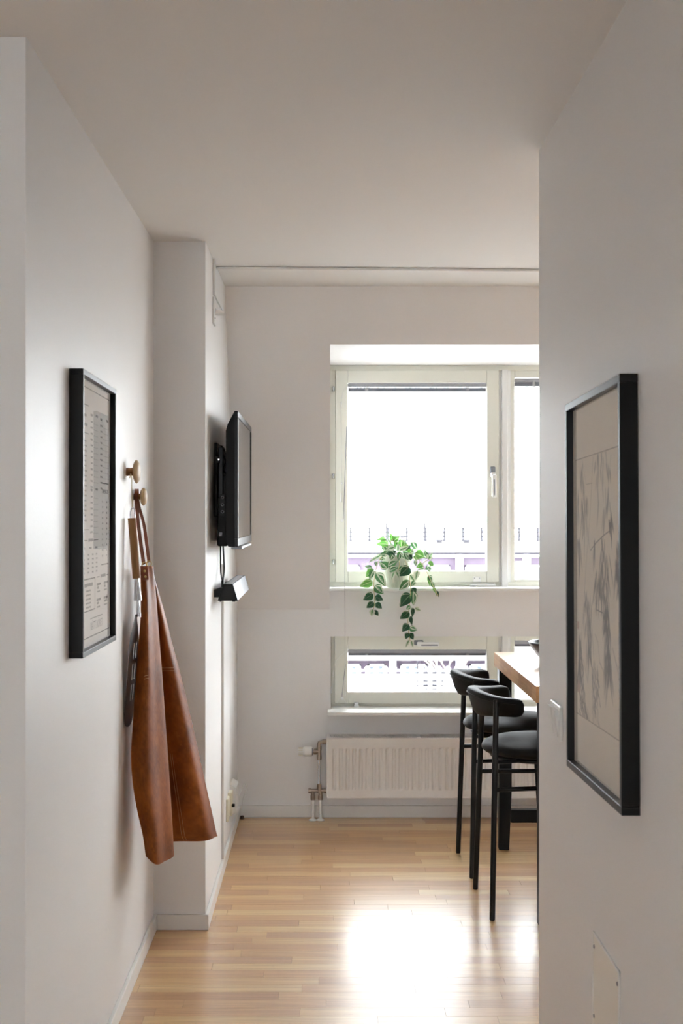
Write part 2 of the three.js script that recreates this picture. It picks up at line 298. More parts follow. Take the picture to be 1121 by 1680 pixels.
// ------------------------------------------------------------------ radiator under the windows
{
  const t = thing('radiator', 'white fluted panel radiator with valve and pipes below the low window', 'radiator', [0.015, 0, ZFAR]);
  const Wd = 1.6, y0 = 0.122, y1 = 0.411, zf = 0.12, pitch = 0.0324, n = 47, m0 = 0.026;
  const groove = (x) => { const c = (((x - m0) / pitch) % 1 + 1) % 1; if (x < m0 || x > m0 + n * pitch - 0.012) return 0; return c < 0.1 ? c / 0.1 : c < 0.42 ? 1 : c < 0.56 ? (0.56 - c) / 0.14 : 0; };
  const ymask = (y) => THREE.MathUtils.clamp(Math.min((y - (y0 + 0.036)) / 0.012, (y1 - 0.046 - y) / 0.009), 0, 1);
  const ys = [0, 0.006, 0.034, 0.036, 0.042, 0.048, 0.06, 0.16, 0.234, 0.2385, 0.243, 0.246, 0.283, 0.289], nx = n * 14;
  const g = grid(nx, ys.length - 1, (u, v) => { const x = u * Wd, y = y0 + ys[Math.round(v * (ys.length - 1))]; return V(x, y, zf - 0.0075 * groove(x) * ymask(y)); });
  obj('front_panel', [g, box(0, Wd, y0, y1, zf - 0.016, zf - 0.009)], M.radiator, t);
  obj('panel_rim', [box(-0.002, Wd, y0 - 0.004, y0 + 0.004, 0.02, zf + 0.002, 0.003), box(-0.004, 0.004, y0, y1 + 0.004, 0.02, zf + 0.002, 0.003), box(0, Wd, y1 - 0.004, y1 + 0.003, zf - 0.012, zf + 0.003, 0.003)], M.radiator, t);
  obj('back_panel', box(0, Wd, y0, y1 + 0.002, 0.018, 0.028, 0.003), M.radiator, t);
  const slots = []; for (let x = 0.012; x < Wd; x += 0.0092) { if (Math.abs((x % 0.46) - 0.45) < 0.012) continue; const b = box(-0.0016, 0.0016, -0.004, 0.004, -0.044, 0.044); b.rotateY(0.12); b.translate(x, y1 + 0.002, 0.068); slots.push(b); }
  const gr = obj('top_grille', slots, M.radiator, t); gr.userData.kind = 'stuff';
  obj('convector_core', box(0.01, Wd - 0.01, y0 + 0.02, y1 - 0.02, 0.03, 0.1), M.slat, t);
  obj('grille_rail', [box(0, Wd, y1 - 0.004, y1 + 0.006, 0.018, 0.026, 0.002), box(0.0, 0.012, y1 - 0.004, y1 + 0.006, 0.02, 0.112, 0.002), ...[0.45, 0.91, 1.37].map((x) => box(x - 0.008, x + 0.008, y1 - 0.002, y1 + 0.007, 0.02, 0.112, 0.002))], M.radiator, t);
  const R = (px, py, d = 6.55) => at(px, py, d).sub(t.position);
  const hex = (a, b, r) => rod(a, b, r, r, 6);
  obj('valve', [tube([R(537, 1217), R(528, 1217), R(524, 1219), R(524, 1228)], 0.0085, 20, 12), hex(R(529, 1217), R(535, 1217), 0.0135), hex(R(524, 1224), R(524, 1230), 0.013), rod(R(524, 1228), R(524, 1246), 0.0105, 0.0105, 14), hex(R(524, 1239), R(524, 1245), 0.0135), rod(R(513, 1233), R(524, 1233), 0.009, 0.011, 14), hex(R(515, 1233), R(520, 1233), 0.0155)], M.brass, t);
  obj('pipe', rod(R(524, 1244), R(524, 1290), 0.0065, 0.0065, 14), M.steel, t);
  const th = new THREE.Group(); th.name = 'thermostat_head'; t.add(th);
  obj('dial', [rod(R(512, 1233), R(500, 1233), 0.0235, 0.0245, 28), rod(R(500, 1233), R(497.5, 1233), 0.0245, 0.0205, 28)], M.whitePlastic, th);
  obj('cage', [rod(R(498, 1233), R(489.5, 1233), 0.0195, 0.019, 28)], M.whitePlastic, th);
  const ribs = []; for (let i = 0; i < 14; i++) { const a = i / 14 * Math.PI * 2, c = R(493.7, 1233); ribs.push(box(c.x - 0.0105, c.x + 0.0105, c.y + Math.sin(a) * 0.0195 - 0.001, c.y + Math.sin(a) * 0.0195 + 0.001, c.z + Math.cos(a) * 0.0195 - 0.001, c.z + Math.cos(a) * 0.0195 + 0.001)); }
  obj('rib', ribs, M.cream, th);
  obj('collar', rod(R(514, 1233), R(511.8, 1233), 0.0175, 0.0185, 24), M.slat, th);
  obj('manifold', [rod(R(506.5, 1297), R(537, 1297), 0.009, 0.009, 14), hex(R(506, 1297), R(510, 1297), 0.013), hex(R(532, 1297), R(536.5, 1297), 0.0125), hex(R(524, 1286), R(524, 1292), 0.0125), rod(R(524, 1290), R(524, 1300), 0.0115, 0.0115, 14), rod(R(513.5, 1299), R(513.5, 1312), 0.0095, 0.012, 14), hex(R(513.5, 1305), R(513.5, 1312), 0.0135), rod(R(525.8, 1299), R(525.8, 1312), 0.0095, 0.012, 14), hex(R(525.8, 1305), R(525.8, 1312), 0.0135)], M.brass, t);
  for (const x of [513.5, 525.8]) {
    const a = R(x, 1312); obj('pipe_sleeve', rod(V(a.x, 0.004, a.z), a, 0.0078, 0.0078, 16), M.whitePlastic, t);
    const ro = lathe([[0, 0], [0.0205, 0], [0.0205, 0.003], [0.012, 0.007], [0.008, 0.0095], [0, 0.0095]], 24); ro.translate(a.x, 0, a.z); obj('floor_rosette', ro, M.whitePlastic, t);
  }
}

// ------------------------------------------------------------------ framed pictures
function canvasTex(w, h, draw) { const c = document.createElement('canvas'); c.width = w; c.height = h; draw(c.getContext('2d'), w, h); const t = new THREE.CanvasTexture(c); t.colorSpace = THREE.SRGBColorSpace; return t; }
const kitchenPoster = canvasTex(640, 900, (c, w, h) => {
  c.fillStyle = '#fcfaf6'; c.fillRect(0, 0, w, h);
  const ink = '#3c3a39', X = (u) => u * w, Y = (v) => v * h, r = rng(5);
  const line = (u0, v0, u1, v1, lw = 2) => { c.strokeStyle = ink; c.lineWidth = lw; c.beginPath(); c.moveTo(X(u0), Y(v0)); c.lineTo(X(u1), Y(v1)); c.stroke(); };
  const word = (u, v, wd, th = 6, dark = 0.75) => { c.fillStyle = `rgba(60,58,57,${dark})`; let x = X(u) - wd / 2; const end = x + wd; while (x < end) { const k = 3 + r() * 5; c.fillRect(x, Y(v) - th / 2, k, th * (0.7 + r() * 0.3)); x += k + 2; } };
  line(0.03, 0.03, 0.97, 0.03, 3); line(0.03, 0.03, 0.03, 0.965, 3); line(0.97, 0.03, 0.97, 0.965, 3); line(0.03, 0.965, 0.97, 0.965, 3);
  line(0.1, 0.095, 0.31, 0.095); word(0.2, 0.135, 40, 10); word(0.2, 0.17, 70, 12); line(0.1, 0.2, 0.31, 0.2, 1.5);
  for (let i = 0; i < 17; i++) word(0.2, 0.23 + i * 0.0185, 34 + r() * 40, 6, 0.55);
  line(0.1, 0.56, 0.31, 0.56);
  const table = (u0, u1, v0, rows, st) => { word(u0 + 0.03, v0 - 0.025, 36, 10, 0.95); word(u1 - 0.05, v0 - 0.03, 44, 9, 0.8); for (let i = 0; i < rows; i++) { const v = v0 + i * st; word(u0 + 0.035, v, 34 + r() * 14, 7, 0.75); c.setLineDash([2, 4]); line(u0 + 0.09, v + 0.004, u1, v + 0.004, 1.5); c.setLineDash([]); } };
  table(0.36, 0.6, 0.15, 12, 0.0225); table(0.66, 0.94, 0.15, 12, 0.0225); table(0.36, 0.6, 0.435, 7, 0.0225);
  c.fillStyle = ink; c.textAlign = 'center';
  line(0.7, 0.375, 0.94, 0.375, 3);
  c.font = 'bold 20px sans-serif'; c.fillText('TEMPERATUR', X(0.82), Y(0.415), 150);
  for (let i = 0; i < 11; i++) { word(0.74, 0.45 + i * 0.0215, 16, 7, 0.8); word(0.88, 0.45 + i * 0.0215, 16, 7, 0.8); }
  line(0.1, 0.6, 0.27, 0.6); line(0.46, 0.6, 0.6, 0.6); word(0.37, 0.6, 84, 12, 0.85); for (const u of [0.16, 0.36, 0.53]) word(u, 0.63, 44, 8, 0.8);
  for (let i = 0; i < 5; i++) for (const u of [0.16, 0.3, 0.43, 0.55]) word(u, 0.655 + i * 0.0165, 26, 6, 0.7);
  line(0.7, 0.7, 0.94, 0.7, 3);
  c.strokeStyle = ink; c.lineWidth = 3; c.strokeRect(X(0.08), Y(0.745), X(0.42), Y(0.12)); word(0.3, 0.768, 150, 12, 0.85); for (let i = 0; i < 5; i++) word(0.3, 0.79 + i * 0.0155, 90, 6, 0.6);
  line(0.56, 0.745, 0.64, 0.745); line(0.87, 0.745, 0.94, 0.745); word(0.755, 0.745, 100, 12, 0.85);
  for (const u of [0.62, 0.85]) for (const v of [0.775, 0.835]) { word(u, v, 80, 9, 0.85); word(u - 0.03, v + 0.013, 30, 9, 0.85); word(u - 0.01, v + 0.028, 60, 6, 0.7); }
  line(0.36, 0.898, 0.74, 0.898, 2);
  c.font = '38px sans-serif'; c.fillText('MÅTT I KÖKET', X(0.55), Y(0.942), 250);
});
const bambooPrint = canvasTex(720, 1050, (c, w, h) => {
  const r = rng(91);
  c.fillStyle = '#e9e1d4'; c.fillRect(0, 0, w, h);
  c.fillStyle = '#e5dccd'; c.fillRect(w * 0.055, h * 0.145, w * 0.875, h * 0.715);
  c.strokeStyle = 'rgba(110,98,84,.75)'; c.lineWidth = 2.5; c.strokeRect(w * 0.055, h * 0.145, w * 0.875, h * 0.715);
  c.save(); c.beginPath(); c.rect(w * 0.06, h * 0.147, w * 0.865, h * 0.711); c.clip();
  const X = (u) => u * w, Y = (v) => v * h;
  const leaf = (x, y, ang, len, wd, a) => { c.save(); c.translate(x, y); c.rotate(ang); c.fillStyle = `rgba(46,47,48,${Math.min(0.95, a * 1.25)})`; c.beginPath(); c.moveTo(0, 0); c.bezierCurveTo(wd, len * 0.25, wd * 0.7, len * 0.7, 0, len); c.bezierCurveTo(-wd * 0.5, len * 0.6, -wd, len * 0.25, 0, 0); c.fill(); c.restore(); };
  const cluster = (u, v, n, spread, len, a) => { for (let i = 0; i < n; i++) leaf(X(u) + (r() - 0.5) * spread * w, Y(v) + (r() - 0.5) * spread * h * 0.8, (r() - 0.5) * 1.1, len * (0.6 + r() * 0.7), 5 + r() * 5, a * (0.7 + r() * 0.5)); };
  const stroke = (pts, lw, a) => { c.strokeStyle = `rgba(50,50,49,${Math.min(0.95, a * 1.25)})`; c.lineWidth = lw; c.beginPath(); c.moveTo(X(pts[0][0]), Y(pts[0][1])); for (let i = 1; i < pts.length; i++) c.lineTo(X(pts[i][0]), Y(pts[i][1])); c.stroke(); };
  // pale stems and leaves behind
  stroke([[0.42, 0.15], [0.36, 0.3], [0.27, 0.44], [0.2, 0.58], [0.13, 0.72]], 2.5, 0.45); stroke([[0.2, 0.15], [0.28, 0.22], [0.4, 0.22]], 1.6, 0.35);
  stroke([[0.75, 0.16], [0.66, 0.3], [0.55, 0.43]], 2, 0.4); stroke([[0.08, 0.3], [0.09, 0.7]], 2, 0.4);
  cluster(0.18, 0.22, 22, 0.16, 90, 0.28); cluster(0.24, 0.29, 18, 0.14, 85, 0.25); cluster(0.6, 0.185, 26, 0.26, 75, 0.36); cluster(0.12, 0.38, 12, 0.08, 85, 0.45); cluster(0.3, 0.56, 26, 0.14, 80, 0.42); cluster(0.34, 0.62, 16, 0.12, 90, 0.36);
  // dark leaves
  cluster(0.87, 0.4, 26, 0.1, 75, 0.75); cluster(0.88, 0.44, 16, 0.1, 90, 0.7); cluster(0.74, 0.32, 10, 0.07, 60, 0.65); cluster(0.58, 0.4, 14, 0.1, 80, 0.6); cluster(0.68, 0.42, 8, 0.06, 90, 0.6); cluster(0.5, 0.47, 14, 0.08, 95, 0.7); cluster(0.62, 0.49, 22, 0.12, 80, 0.75); cluster(0.66, 0.54, 20, 0.08, 110, 0.75); cluster(0.42, 0.38, 5, 0.06, 60, 0.6); cluster(0.66, 0.64, 18, 0.1, 120, 0.6); cluster(0.7, 0.67, 10, 0.06, 130, 0.6); cluster(0.13, 0.645, 12, 0.05, 100, 0.6); cluster(0.12, 0.7, 14, 0.05, 95, 0.6); cluster(0.34, 0.67, 8, 0.07, 40, 0.7);
  stroke([[0.36, 0.4], [0.47, 0.38], [0.62, 0.36], [0.72, 0.35]], 3, 0.6); stroke([[0.5, 0.5], [0.44, 0.53], [0.47, 0.555], [0.6, 0.56]], 3, 0.6); stroke([[0.44, 0.62], [0.5, 0.64], [0.53, 0.69], [0.6, 0.71]], 2.5, 0.5); stroke([[0.76, 0.64], [0.9, 0.72]], 3, 0.5); stroke([[0.2, 0.7], [0.3, 0.76]], 2.5, 0.5);
  // rock: two columns of rough brush lines
  for (let k = 0; k < 70; k++) { const s = k < 32 ? 0 : 1, u0 = (s ? 0.43 : 0.17) + (r() - 0.5) * (s ? 0.14 : 0.12), v0 = 0.69 + r() * 0.13, pts = [[u0, v0]]; for (let i = 1; i < 5; i++) pts.push([u0 + (r() - 0.5) * 0.035 + i * (s ? 0.006 : 0.003), v0 + i * 0.011]); stroke(pts, 1.5 + r() * 5, 0.2 + r() * 0.3); }
  for (let k = 0; k < 16; k++) { const v0 = 0.8 + r() * 0.05, u0 = 0.07 + r() * 0.2; stroke([[u0, v0], [u0 + 0.06, v0 + 0.02], [u0 + 0.1, v0 + 0.045]], 2 + r() * 3, 0.4); }
  c.restore();
  // column of brush marks, then red seals
  for (let k = 0; k < 34; k++) { const v = 0.555 + k * 0.0068; if (r() < 0.25) continue; stroke([[0.862 + r() * 0.02, v], [0.868 + r() * 0.022, v + 0.003], [0.86 + r() * 0.03, v + 0.006]], 2.5 + r() * 2, 0.7); }
  c.fillStyle = 'rgba(160,90,72,.6)'; c.fillRect(w * 0.866, h * 0.79, w * 0.025, h * 0.022); c.fillRect(w * 0.866, h * 0.817, w * 0.025, h * 0.022);
  c.fillStyle = 'rgba(160,95,78,.45)'; c.fillRect(w * 0.075, h * 0.6, w * 0.04, h * 0.022); c.fillRect(w * 0.075, h * 0.765, w * 0.06, h * 0.034);
});
function picture(label, art, w, h, depth, pos, ry, roll, face) {
  const t = thing('framed_picture', label, 'picture', pos, ry); t.rotation.order = 'YXZ'; t.rotation.z = roll;
  const a = w / 2, b = h / 2;
  const bar = (x0, x1, y0, y1) => obj('frame_bar', box(x0, x1, y0, y1, 0, depth, 0.0015), M.blackSatin, t);
  bar(-a, a, b - face, b); bar(-a, a, -b, -b + face); bar(-a, -a + face, -b + face, b - face); bar(a - face, a, -b + face, b - face);
  obj('backing_board', box(-a + face * 0.6, a - face * 0.6, -b + face * 0.6, b - face * 0.6, 0.003, depth - 0.016), M.cream, t);
  const pl = new THREE.PlaneGeometry(w - face * 1.9, h - face * 1.9); pl.translate(0, 0, depth - 0.0155);
  obj('print', pl, std(0xffffff, 0.85, { map: art }), t);
  const gl = new THREE.PlaneGeometry(w - face * 1.8, h - face * 1.8); gl.translate(0, 0, depth - 0.0115); obj('glazing', gl, M.glass, t);
  return t;
}
picture('pale poster of kitchen measures in a thin black frame on the left wall', kitchenPoster, 0.515, 0.705, 0.035, [XL, 1.509, -3.4825], Math.PI / 2, -0.007, 0.014);
picture('tall brown bamboo ink print in a black frame on the right wall', bambooPrint, 0.56, 0.822, 0.035, [XR, 1.354, -2.75], -Math.PI / 2, 0.023, 0.016);

// ------------------------------------------------------------------ knobs, apron, turner on the left wall
function knob(label, px, py, dist, r) {
  const y = at(px, py, dist).y, t = thing('coat_hook', label, 'coat hook', [XL, y, -dist], 0, undefined);
  const a = lathe([[0, 0], [r * 0.36, 0], [r * 0.33, 0.01], [r * 0.36, 0.0175], [r * 0.5, 0.019], [0, 0.019]], 28), b = lathe([[0, 0.016], [r * 0.7, 0.018], [r * 0.97, 0.0235], [r, 0.027], [r * 0.93, 0.031], [r * 0.7, 0.0355], [r * 0.35, 0.038], [0, 0.039]], 40);
  a.scale(1, 1.2, 1); b.translate(0, 0.0045, 0); for (const g of [a, b]) g.rotateZ(-Math.PI / 2);
  obj('stalk', a, M.handleWood, t); obj('disc', b, M.beech, t);
}
knob('larger round beech wall knob from which the turner hangs', 215, 774, 4.17, 0.037);
knob('smaller round beech wall knob from which the leather apron hangs', 228, 815, 4.33, 0.029);
{
  const t = thing('turner', 'slotted metal turner with wooden handle hanging by a cord beside the leather apron', 'kitchen utensil', [XL, 0, -4.14]);
  const Q = (px, py, d = 4.14) => at(px, py, d).sub(t.position);
  obj('cord', tube([Q(213, 784, 4.17), Q(214.5, 777.5, 4.155), Q(216, 784, 4.15), Q(216.2, 800), Q(217.5, 832)], 0.0014, 30, 6), M.stem, t);
  obj('hanging_loop', tube([Q(214.3, 852), Q(213.8, 842), Q(216.5, 834), Q(219.5, 834), Q(221.3, 844), Q(221.5, 854)], 0.0016, 30, 8), M.steel, t);
  const top = Q(216.5, 850), bot = Q(224.3, 949);
  obj('handle', [rod(top, bot, 0.0132, 0.0128, 20)], M.handleWood, t);
  obj('neck', [rod(bot, Q(226.3, 985), 0.0072, 0.0128, 18).clone(), rod(Q(226.3, 985), Q(227.8, 1012), 0.004, 0.0072, 14)], M.steel, t);
  // perforated blade hanging nearly flat to the wall
  const L = 0.35, wd = 0.054, s = new THREE.Shape();
  s.moveTo(-0.008, 0); s.lineTo(0.008, 0); s.bezierCurveTo(0.02, -0.04, wd, -0.05, wd, -0.1); s.lineTo(wd * 0.98, -L + 0.05); s.quadraticCurveTo(wd * 0.9, -L, 0, -L); s.quadraticCurveTo(-wd * 0.9, -L, -wd * 0.98, -L + 0.05); s.lineTo(-wd, -0.1); s.bezierCurveTo(-wd, -0.05, -0.02, -0.04, -0.008, 0);
  for (const x of [0.003, 0.03]) for (const [a, b] of [[-0.09, -0.14], [-0.155, -0.205], [-0.22, -0.27]]) { const q = new THREE.Path(); q.moveTo(x - 0.006, a); q.lineTo(x + 0.006, a); q.lineTo(x + 0.006, b); q.lineTo(x - 0.006, b); s.holes.push(q); }
  const g = extrude(s, 0.0012, 0.0003); g.rotateY(Math.PI / 2); g.rotateY(-0.12); g.rotateZ(-0.07);
  const c = Q(227.5, 1008); g.translate(0.033, c.y, c.z);
  obj('blade', g, std(0x6d6a6a, 0.35, { metalness: 0.85 }), t);
}
{
  const base = V(-0.5, 0, -4.33), t = thing('apron', 'brown leather apron hanging by its neck strap from the smaller knob', 'apron', base.toArray());
  // columns: left edge, body, body, fold, tuck, valley, ridge, right edge ; rows from the bib down
  const D = [4.12, 4.1, 4.18, 4.26, 4.36, 4.42, 4.42, 4.5];
  const rows = [
    [929, [230.7, 236, 243, 250, 248.5, 248.6, 249.6, 250.6], 0.25],
    [948, [231.3, 237, 244.5, 252, 250, 250.6, 252, 253], 0.32],
    [980, [232, 239, 247.5, 255.2, 252.5, 254, 258, 262], 0.45],
    [1020, [231, 240, 249.5, 258.2, 254.5, 257, 266, 272.8], 0.6],
    [1055, [228, 240, 251, 260.8, 256, 259.5, 273, 281.5], 0.7],
    [1100, [225, 240, 253.5, 264.5, 259, 263, 282.5, 293.8], 0.8],
    [1150, [221, 239, 255.5, 268, 262, 267, 292, 306], 0.9],
    [1195, [218, 238.5, 257, 271, 264, 270, 301, 316.5], 1],
    [1240, [215.6, 238.5, 259, 274.5, 266, 273.5, 309.5, 326.5], 1.05],
    [1285, [218.5, 241, 262, 277.5, 268, 277, 318, 336.3], 1.1],
    [1330, [226, 246, 265.5, 280.5, 270, 281, 327, 346.3], 1.15],
    [1372, [235.5, 251.5, 268.5, 283, 272, 284, 335, 356], 1.18]];
  const nr = rows.length;
  // bottom hem: how far past the last row each column goes, as seen
  const hem = [[240, 1404], [254, 1417], [271, 1412], [284.5, 1403], [273, 1384], [286, 1380], [336, 1379], [356.5, 1371]];
  const key = rows.map(([y, xs, open]) => xs.map((x, i) => at(x, y, 4.3 + (D[i] - 4.3) * open)));
  key.push(hem.map(([x, y], i) => at(x, y, 4.3 + (D[i] - 4.3) * 1.2)));
  const cols = key[0].map((_, i) => new THREE.CatmullRomCurve3(key.map((k) => k[i])));
  const point = (u, v) => { const line = cols.map((c) => c.getPoint(v)); return new THREE.CatmullRomCurve3(line, false, 'centripetal').getPoint(u).sub(base); };
  const lineCache = {};
  const pointC = (u, v) => { const k = v.toFixed(5); const cv = lineCache[k] ??= new THREE.CatmullRomCurve3(cols.map((c) => c.getPoint(v)), false, 'centripetal'); return cv.getPoint(u).sub(base); };
  const front = grid(84, 72, pointC), nrm = front.attributes.normal;
  const back = front.clone(); { const p = back.attributes.position; for (let i = 0; i < p.count; i++) p.setXYZ(i, p.getX(i) - nrm.getX(i) * 0.0022, p.getY(i) - nrm.getY(i) * 0.0022, p.getZ(i) - nrm.getZ(i) * 0.0022); const ix = back.index.array.slice(); for (let i = 0; i < ix.length; i += 3) { const q = ix[i]; ix[i] = ix[i + 1]; ix[i + 1] = q; } back.setIndex(new THREE.BufferAttribute(ix, 1)); back.computeVertexNormals(); }
  for (const g of [front, back]) { const uv = g.attributes.uv; for (let i = 0; i < uv.count; i++) uv.setXY(i, uv.getX(i) * 1.1, uv.getY(i) * 1.9); }
  obj('leather_body', [front, back], M.leather, t);
  const edge = (pts, r = 0.0013) => tube(pts, r, pts.length * 3, 6);
  const along = (u, v0, v1, n = 30) => Array.from({ length: n }, (_, i) => pointC(u, v0 + (v1 - v0) * i / (n - 1)));
  const across = (v, u0, u1, n = 24) => Array.from({ length: n }, (_, i) => pointC(u0 + (u1 - u0) * i / (n - 1), typeof v === 'function' ? v(i / (n - 1)) : v));
  obj('cut_edge', [edge(along(0, 0, 1)), edge(along(1, 0, 1)), edge(across(1, 0, 1, 60))], M.leatherEdge, t);
  const lift = (pts) => pts.map((p) => V(p.x + 0.0006, p.y, p.z + 0.0015));
  const vB = 5.1 / 12;
  each('seam', [0, 0.008].flatMap((d) => [edge(lift(across((k) => vB + d + 0.012 - 0.02 * k, 0.02, 0.41)), 0.0011), edge(lift(across(vB - 0.016 + d, 0.74, 0.97)), 0.0011)]), M.stitch, t);
  each('seam', [0, 0.012].map((d) => edge(lift(Array.from({ length: 30 }, (_, i) => pointC(0.745 + d + 0.02 * (i / 29), 0.66 + 0.33 * i / 29))), 0.0011)), M.stitch, t);
  // neck strap over the knob
  const A = (px, py, d) => at(px, py, d).sub(base);
  const ribbon = (pts, w, th) => { const cv = new THREE.CatmullRomCurve3(pts), n = 40; return [0, 1].map((sd) => grid(1, n, (u, v) => { const p = cv.getPoint(v), tn = cv.getTangent(v), side = V(0.75, 0, 0.66).cross(tn).cross(tn).normalize(), nn = V(0, 0, 0).crossVectors(side, tn).normalize(); return p.clone().addScaledVector(side, (u - 0.5) * w).addScaledVector(nn, sd ? th / 2 : -th / 2); })); };
  const dbl = M.leatherStrap.clone(); dbl.side = THREE.DoubleSide;
  obj('neck_strap', [...ribbon([A(223.8, 806.5, 4.309), A(224.1, 826, 4.307), A(227, 860, 4.29), A(231.5, 895, 4.27), A(236, 926, 4.25)], 0.0135, 0.003), ...ribbon([A(225.2, 806, 4.352), A(227.5, 828, 4.362), A(236, 860, 4.36), A(241, 895, 4.35), A(244.5, 922, 4.33)], 0.012, 0.003), ...ribbon([A(224, 808, 4.308), A(224.4, 803, 4.33), A(225, 808, 4.352)], 0.0125, 0.0025)], dbl, t);
  const ring = (px, py, d) => { const g = new THREE.TorusGeometry(0.009, 0.0018, 8, 20); const p = A(px, py, d); g.rotateY(0.7); g.translate(p.x, p.y, p.z); return g; };
  each('ring', [ring(237, 927, 4.245), ring(244.5, 925, 4.28)], M.gold, t);
  const tp = A(238, 940, 4.228), tg = new RoundedBoxGeometry(0.023, 0.044, 0.003, 2, 0.0014); tg.rotateY(-0.25); tg.rotateZ(0.06); tg.translate(tp.x, tp.y, tp.z); obj('strap_tab', tg, M.leatherStrap, t);
  each('rivet', [[237.4, 937], [238.8, 946]].map(([x, y]) => { const p = A(x, y, 4.226), g = new THREE.SphereGeometry(0.0042, 12, 8); g.scale(1, 1, 0.5); g.translate(p.x, p.y, p.z); return g; }), M.gold, t);
}

// ------------------------------------------------------------------ television, soundbar and their cables
{
  const z0 = -5.0, z1 = -5.94, xf = -0.3245, t = thing('television', 'black flat television on a wall bracket on the left', 'television', [XB, 1.7, (z0 + z1) / 2]);
  const C = (x0, x1, y0, y1, a, b, r) => box(x0 - XB, x1 - XB, y0 - 1.7, y1 - 1.7, a - t.position.z, b - t.position.z, r);
  const yt = 1.8975, yb = 1.3875;
  t.rotation.order = 'YXZ';
  obj('bezel', [C(xf - 0.014, xf, yt - 0.022, yt, z1, z0, 0.002), C(xf - 0.014, xf, yb, yb + 0.03, z1, z0, 0.002), C(xf - 0.014, xf, yb + 0.03, yt - 0.022, z1, z1 + 0.024, 0.002), C(xf - 0.014, xf, yb + 0.03, yt - 0.022, z0 - 0.024, z0, 0.002)], M.blackSatin, t);
  obj('screen', C(xf - 0.012, xf - 0.003, yb + 0.028, yt - 0.02, z1 + 0.022, z0 - 0.022), M.screen, t);
  // back shell narrows towards the wall
  const bs = extrude(poly([[-(xf - 0.013), yb], [-(xf - 0.013), yt - 0.002], [0.362, yt - 0.05], [0.369, yt - 0.075], [0.369, yb + 0.02], [0.36, yb]]), z0 - z1 - 0.004, 0.0015);
  bs.applyMatrix4(new THREE.Matrix4().makeScale(-1, 1, 1)); { const ix = []; const n = bs.attributes.position.count; for (let i = 0; i < n; i += 3) ix.push(i, i + 2, i + 1); bs.setIndex(ix); bs.computeVertexNormals(); }
  const bsn = bs.toNonIndexed(); bsn.computeVertexNormals(); bsn.translate(-XB, -1.7, z1 + 0.002 - t.position.z);
  obj('back_shell', bsn, M.darkPlastic, t);
  obj('electronics_box', [C(-0.404, -0.366, yb + 0.0, 1.575, z1 + 0.12, z0 - 0.02, 0.006), C(-0.39, -0.366, 1.575, 1.66, z1 + 0.2, z0 - 0.09, 0.005)], M.darkPlastic, t);
  const pp = new THREE.Group(); pp.name = 'port_panel'; t.add(pp);
  obj('plate', C(-0.395, -0.375, 1.5, 1.585, z0 - 0.021, z0 - 0.0165, 0.002), M.black, pp);
  for (const y of [1.572, 1.545, 1.518]) { const g = new THREE.TorusGeometry(0.005, 0.0012, 8, 18); g.translate(-0.384 - XB, y - 1.7, z0 - 0.016 - t.position.z); obj('port', g, M.slat, pp); }
  obj('button_plate', C(-0.398, -0.385, 1.425, 1.44, z0 - 0.0215, z0 - 0.017, 0.002), M.slat, t);
  obj('wall_bracket', [C(XB, XB + 0.012, 1.5, 1.79, -5.72, -5.22, 0.003), C(-0.412, -0.392, 1.55, 1.77, -5.19, -5.16, 0.004), C(-0.412, -0.392, 1.55, 1.77, -5.68, -5.65, 0.004), C(XB + 0.01, -0.405, 1.705, 1.735, -5.72, -5.14, 0.004), C(-0.4, -0.36, 1.6, 1.64, -5.5, -5.3, 0.004)], M.blackMetal, t);
  const bp = V(-0.408 - XB, 1.72 - 1.7, -5.155 - t.position.z); const bolt = rod(bp, bp.clone().add(V(0, 0, 0.018)), 0.0035, 0.0035, 10); obj('bolt', bolt, M.steel, t);
  obj('bottom_trim', [C(xf - 0.03, xf + 0.012, yb - 0.012, yb - 0.001, -5.7, -5.06, 0.003)], M.silver, t);
  const K = (x, y, z) => V(x - XB, y - 1.7, z - t.position.z);
  each('cable', [tube([K(-0.37, 1.7, -5.2), K(-0.385, 1.75, -5.18), K(-0.402, 1.775, -5.2), K(-0.408, 1.74, -5.24)], 0.003, 24, 8), tube([K(-0.375, 1.68, -5.22), K(-0.392, 1.735, -5.2), K(-0.41, 1.77, -5.26)], 0.0028, 24, 8), tube([K(-0.372, 1.66, -5.18), K(-0.392, 1.68, -5.15), K(-0.385, 1.71, -5.17), K(-0.37, 1.7, -5.2)], 0.0028, 24, 8)], M.black, t);
}
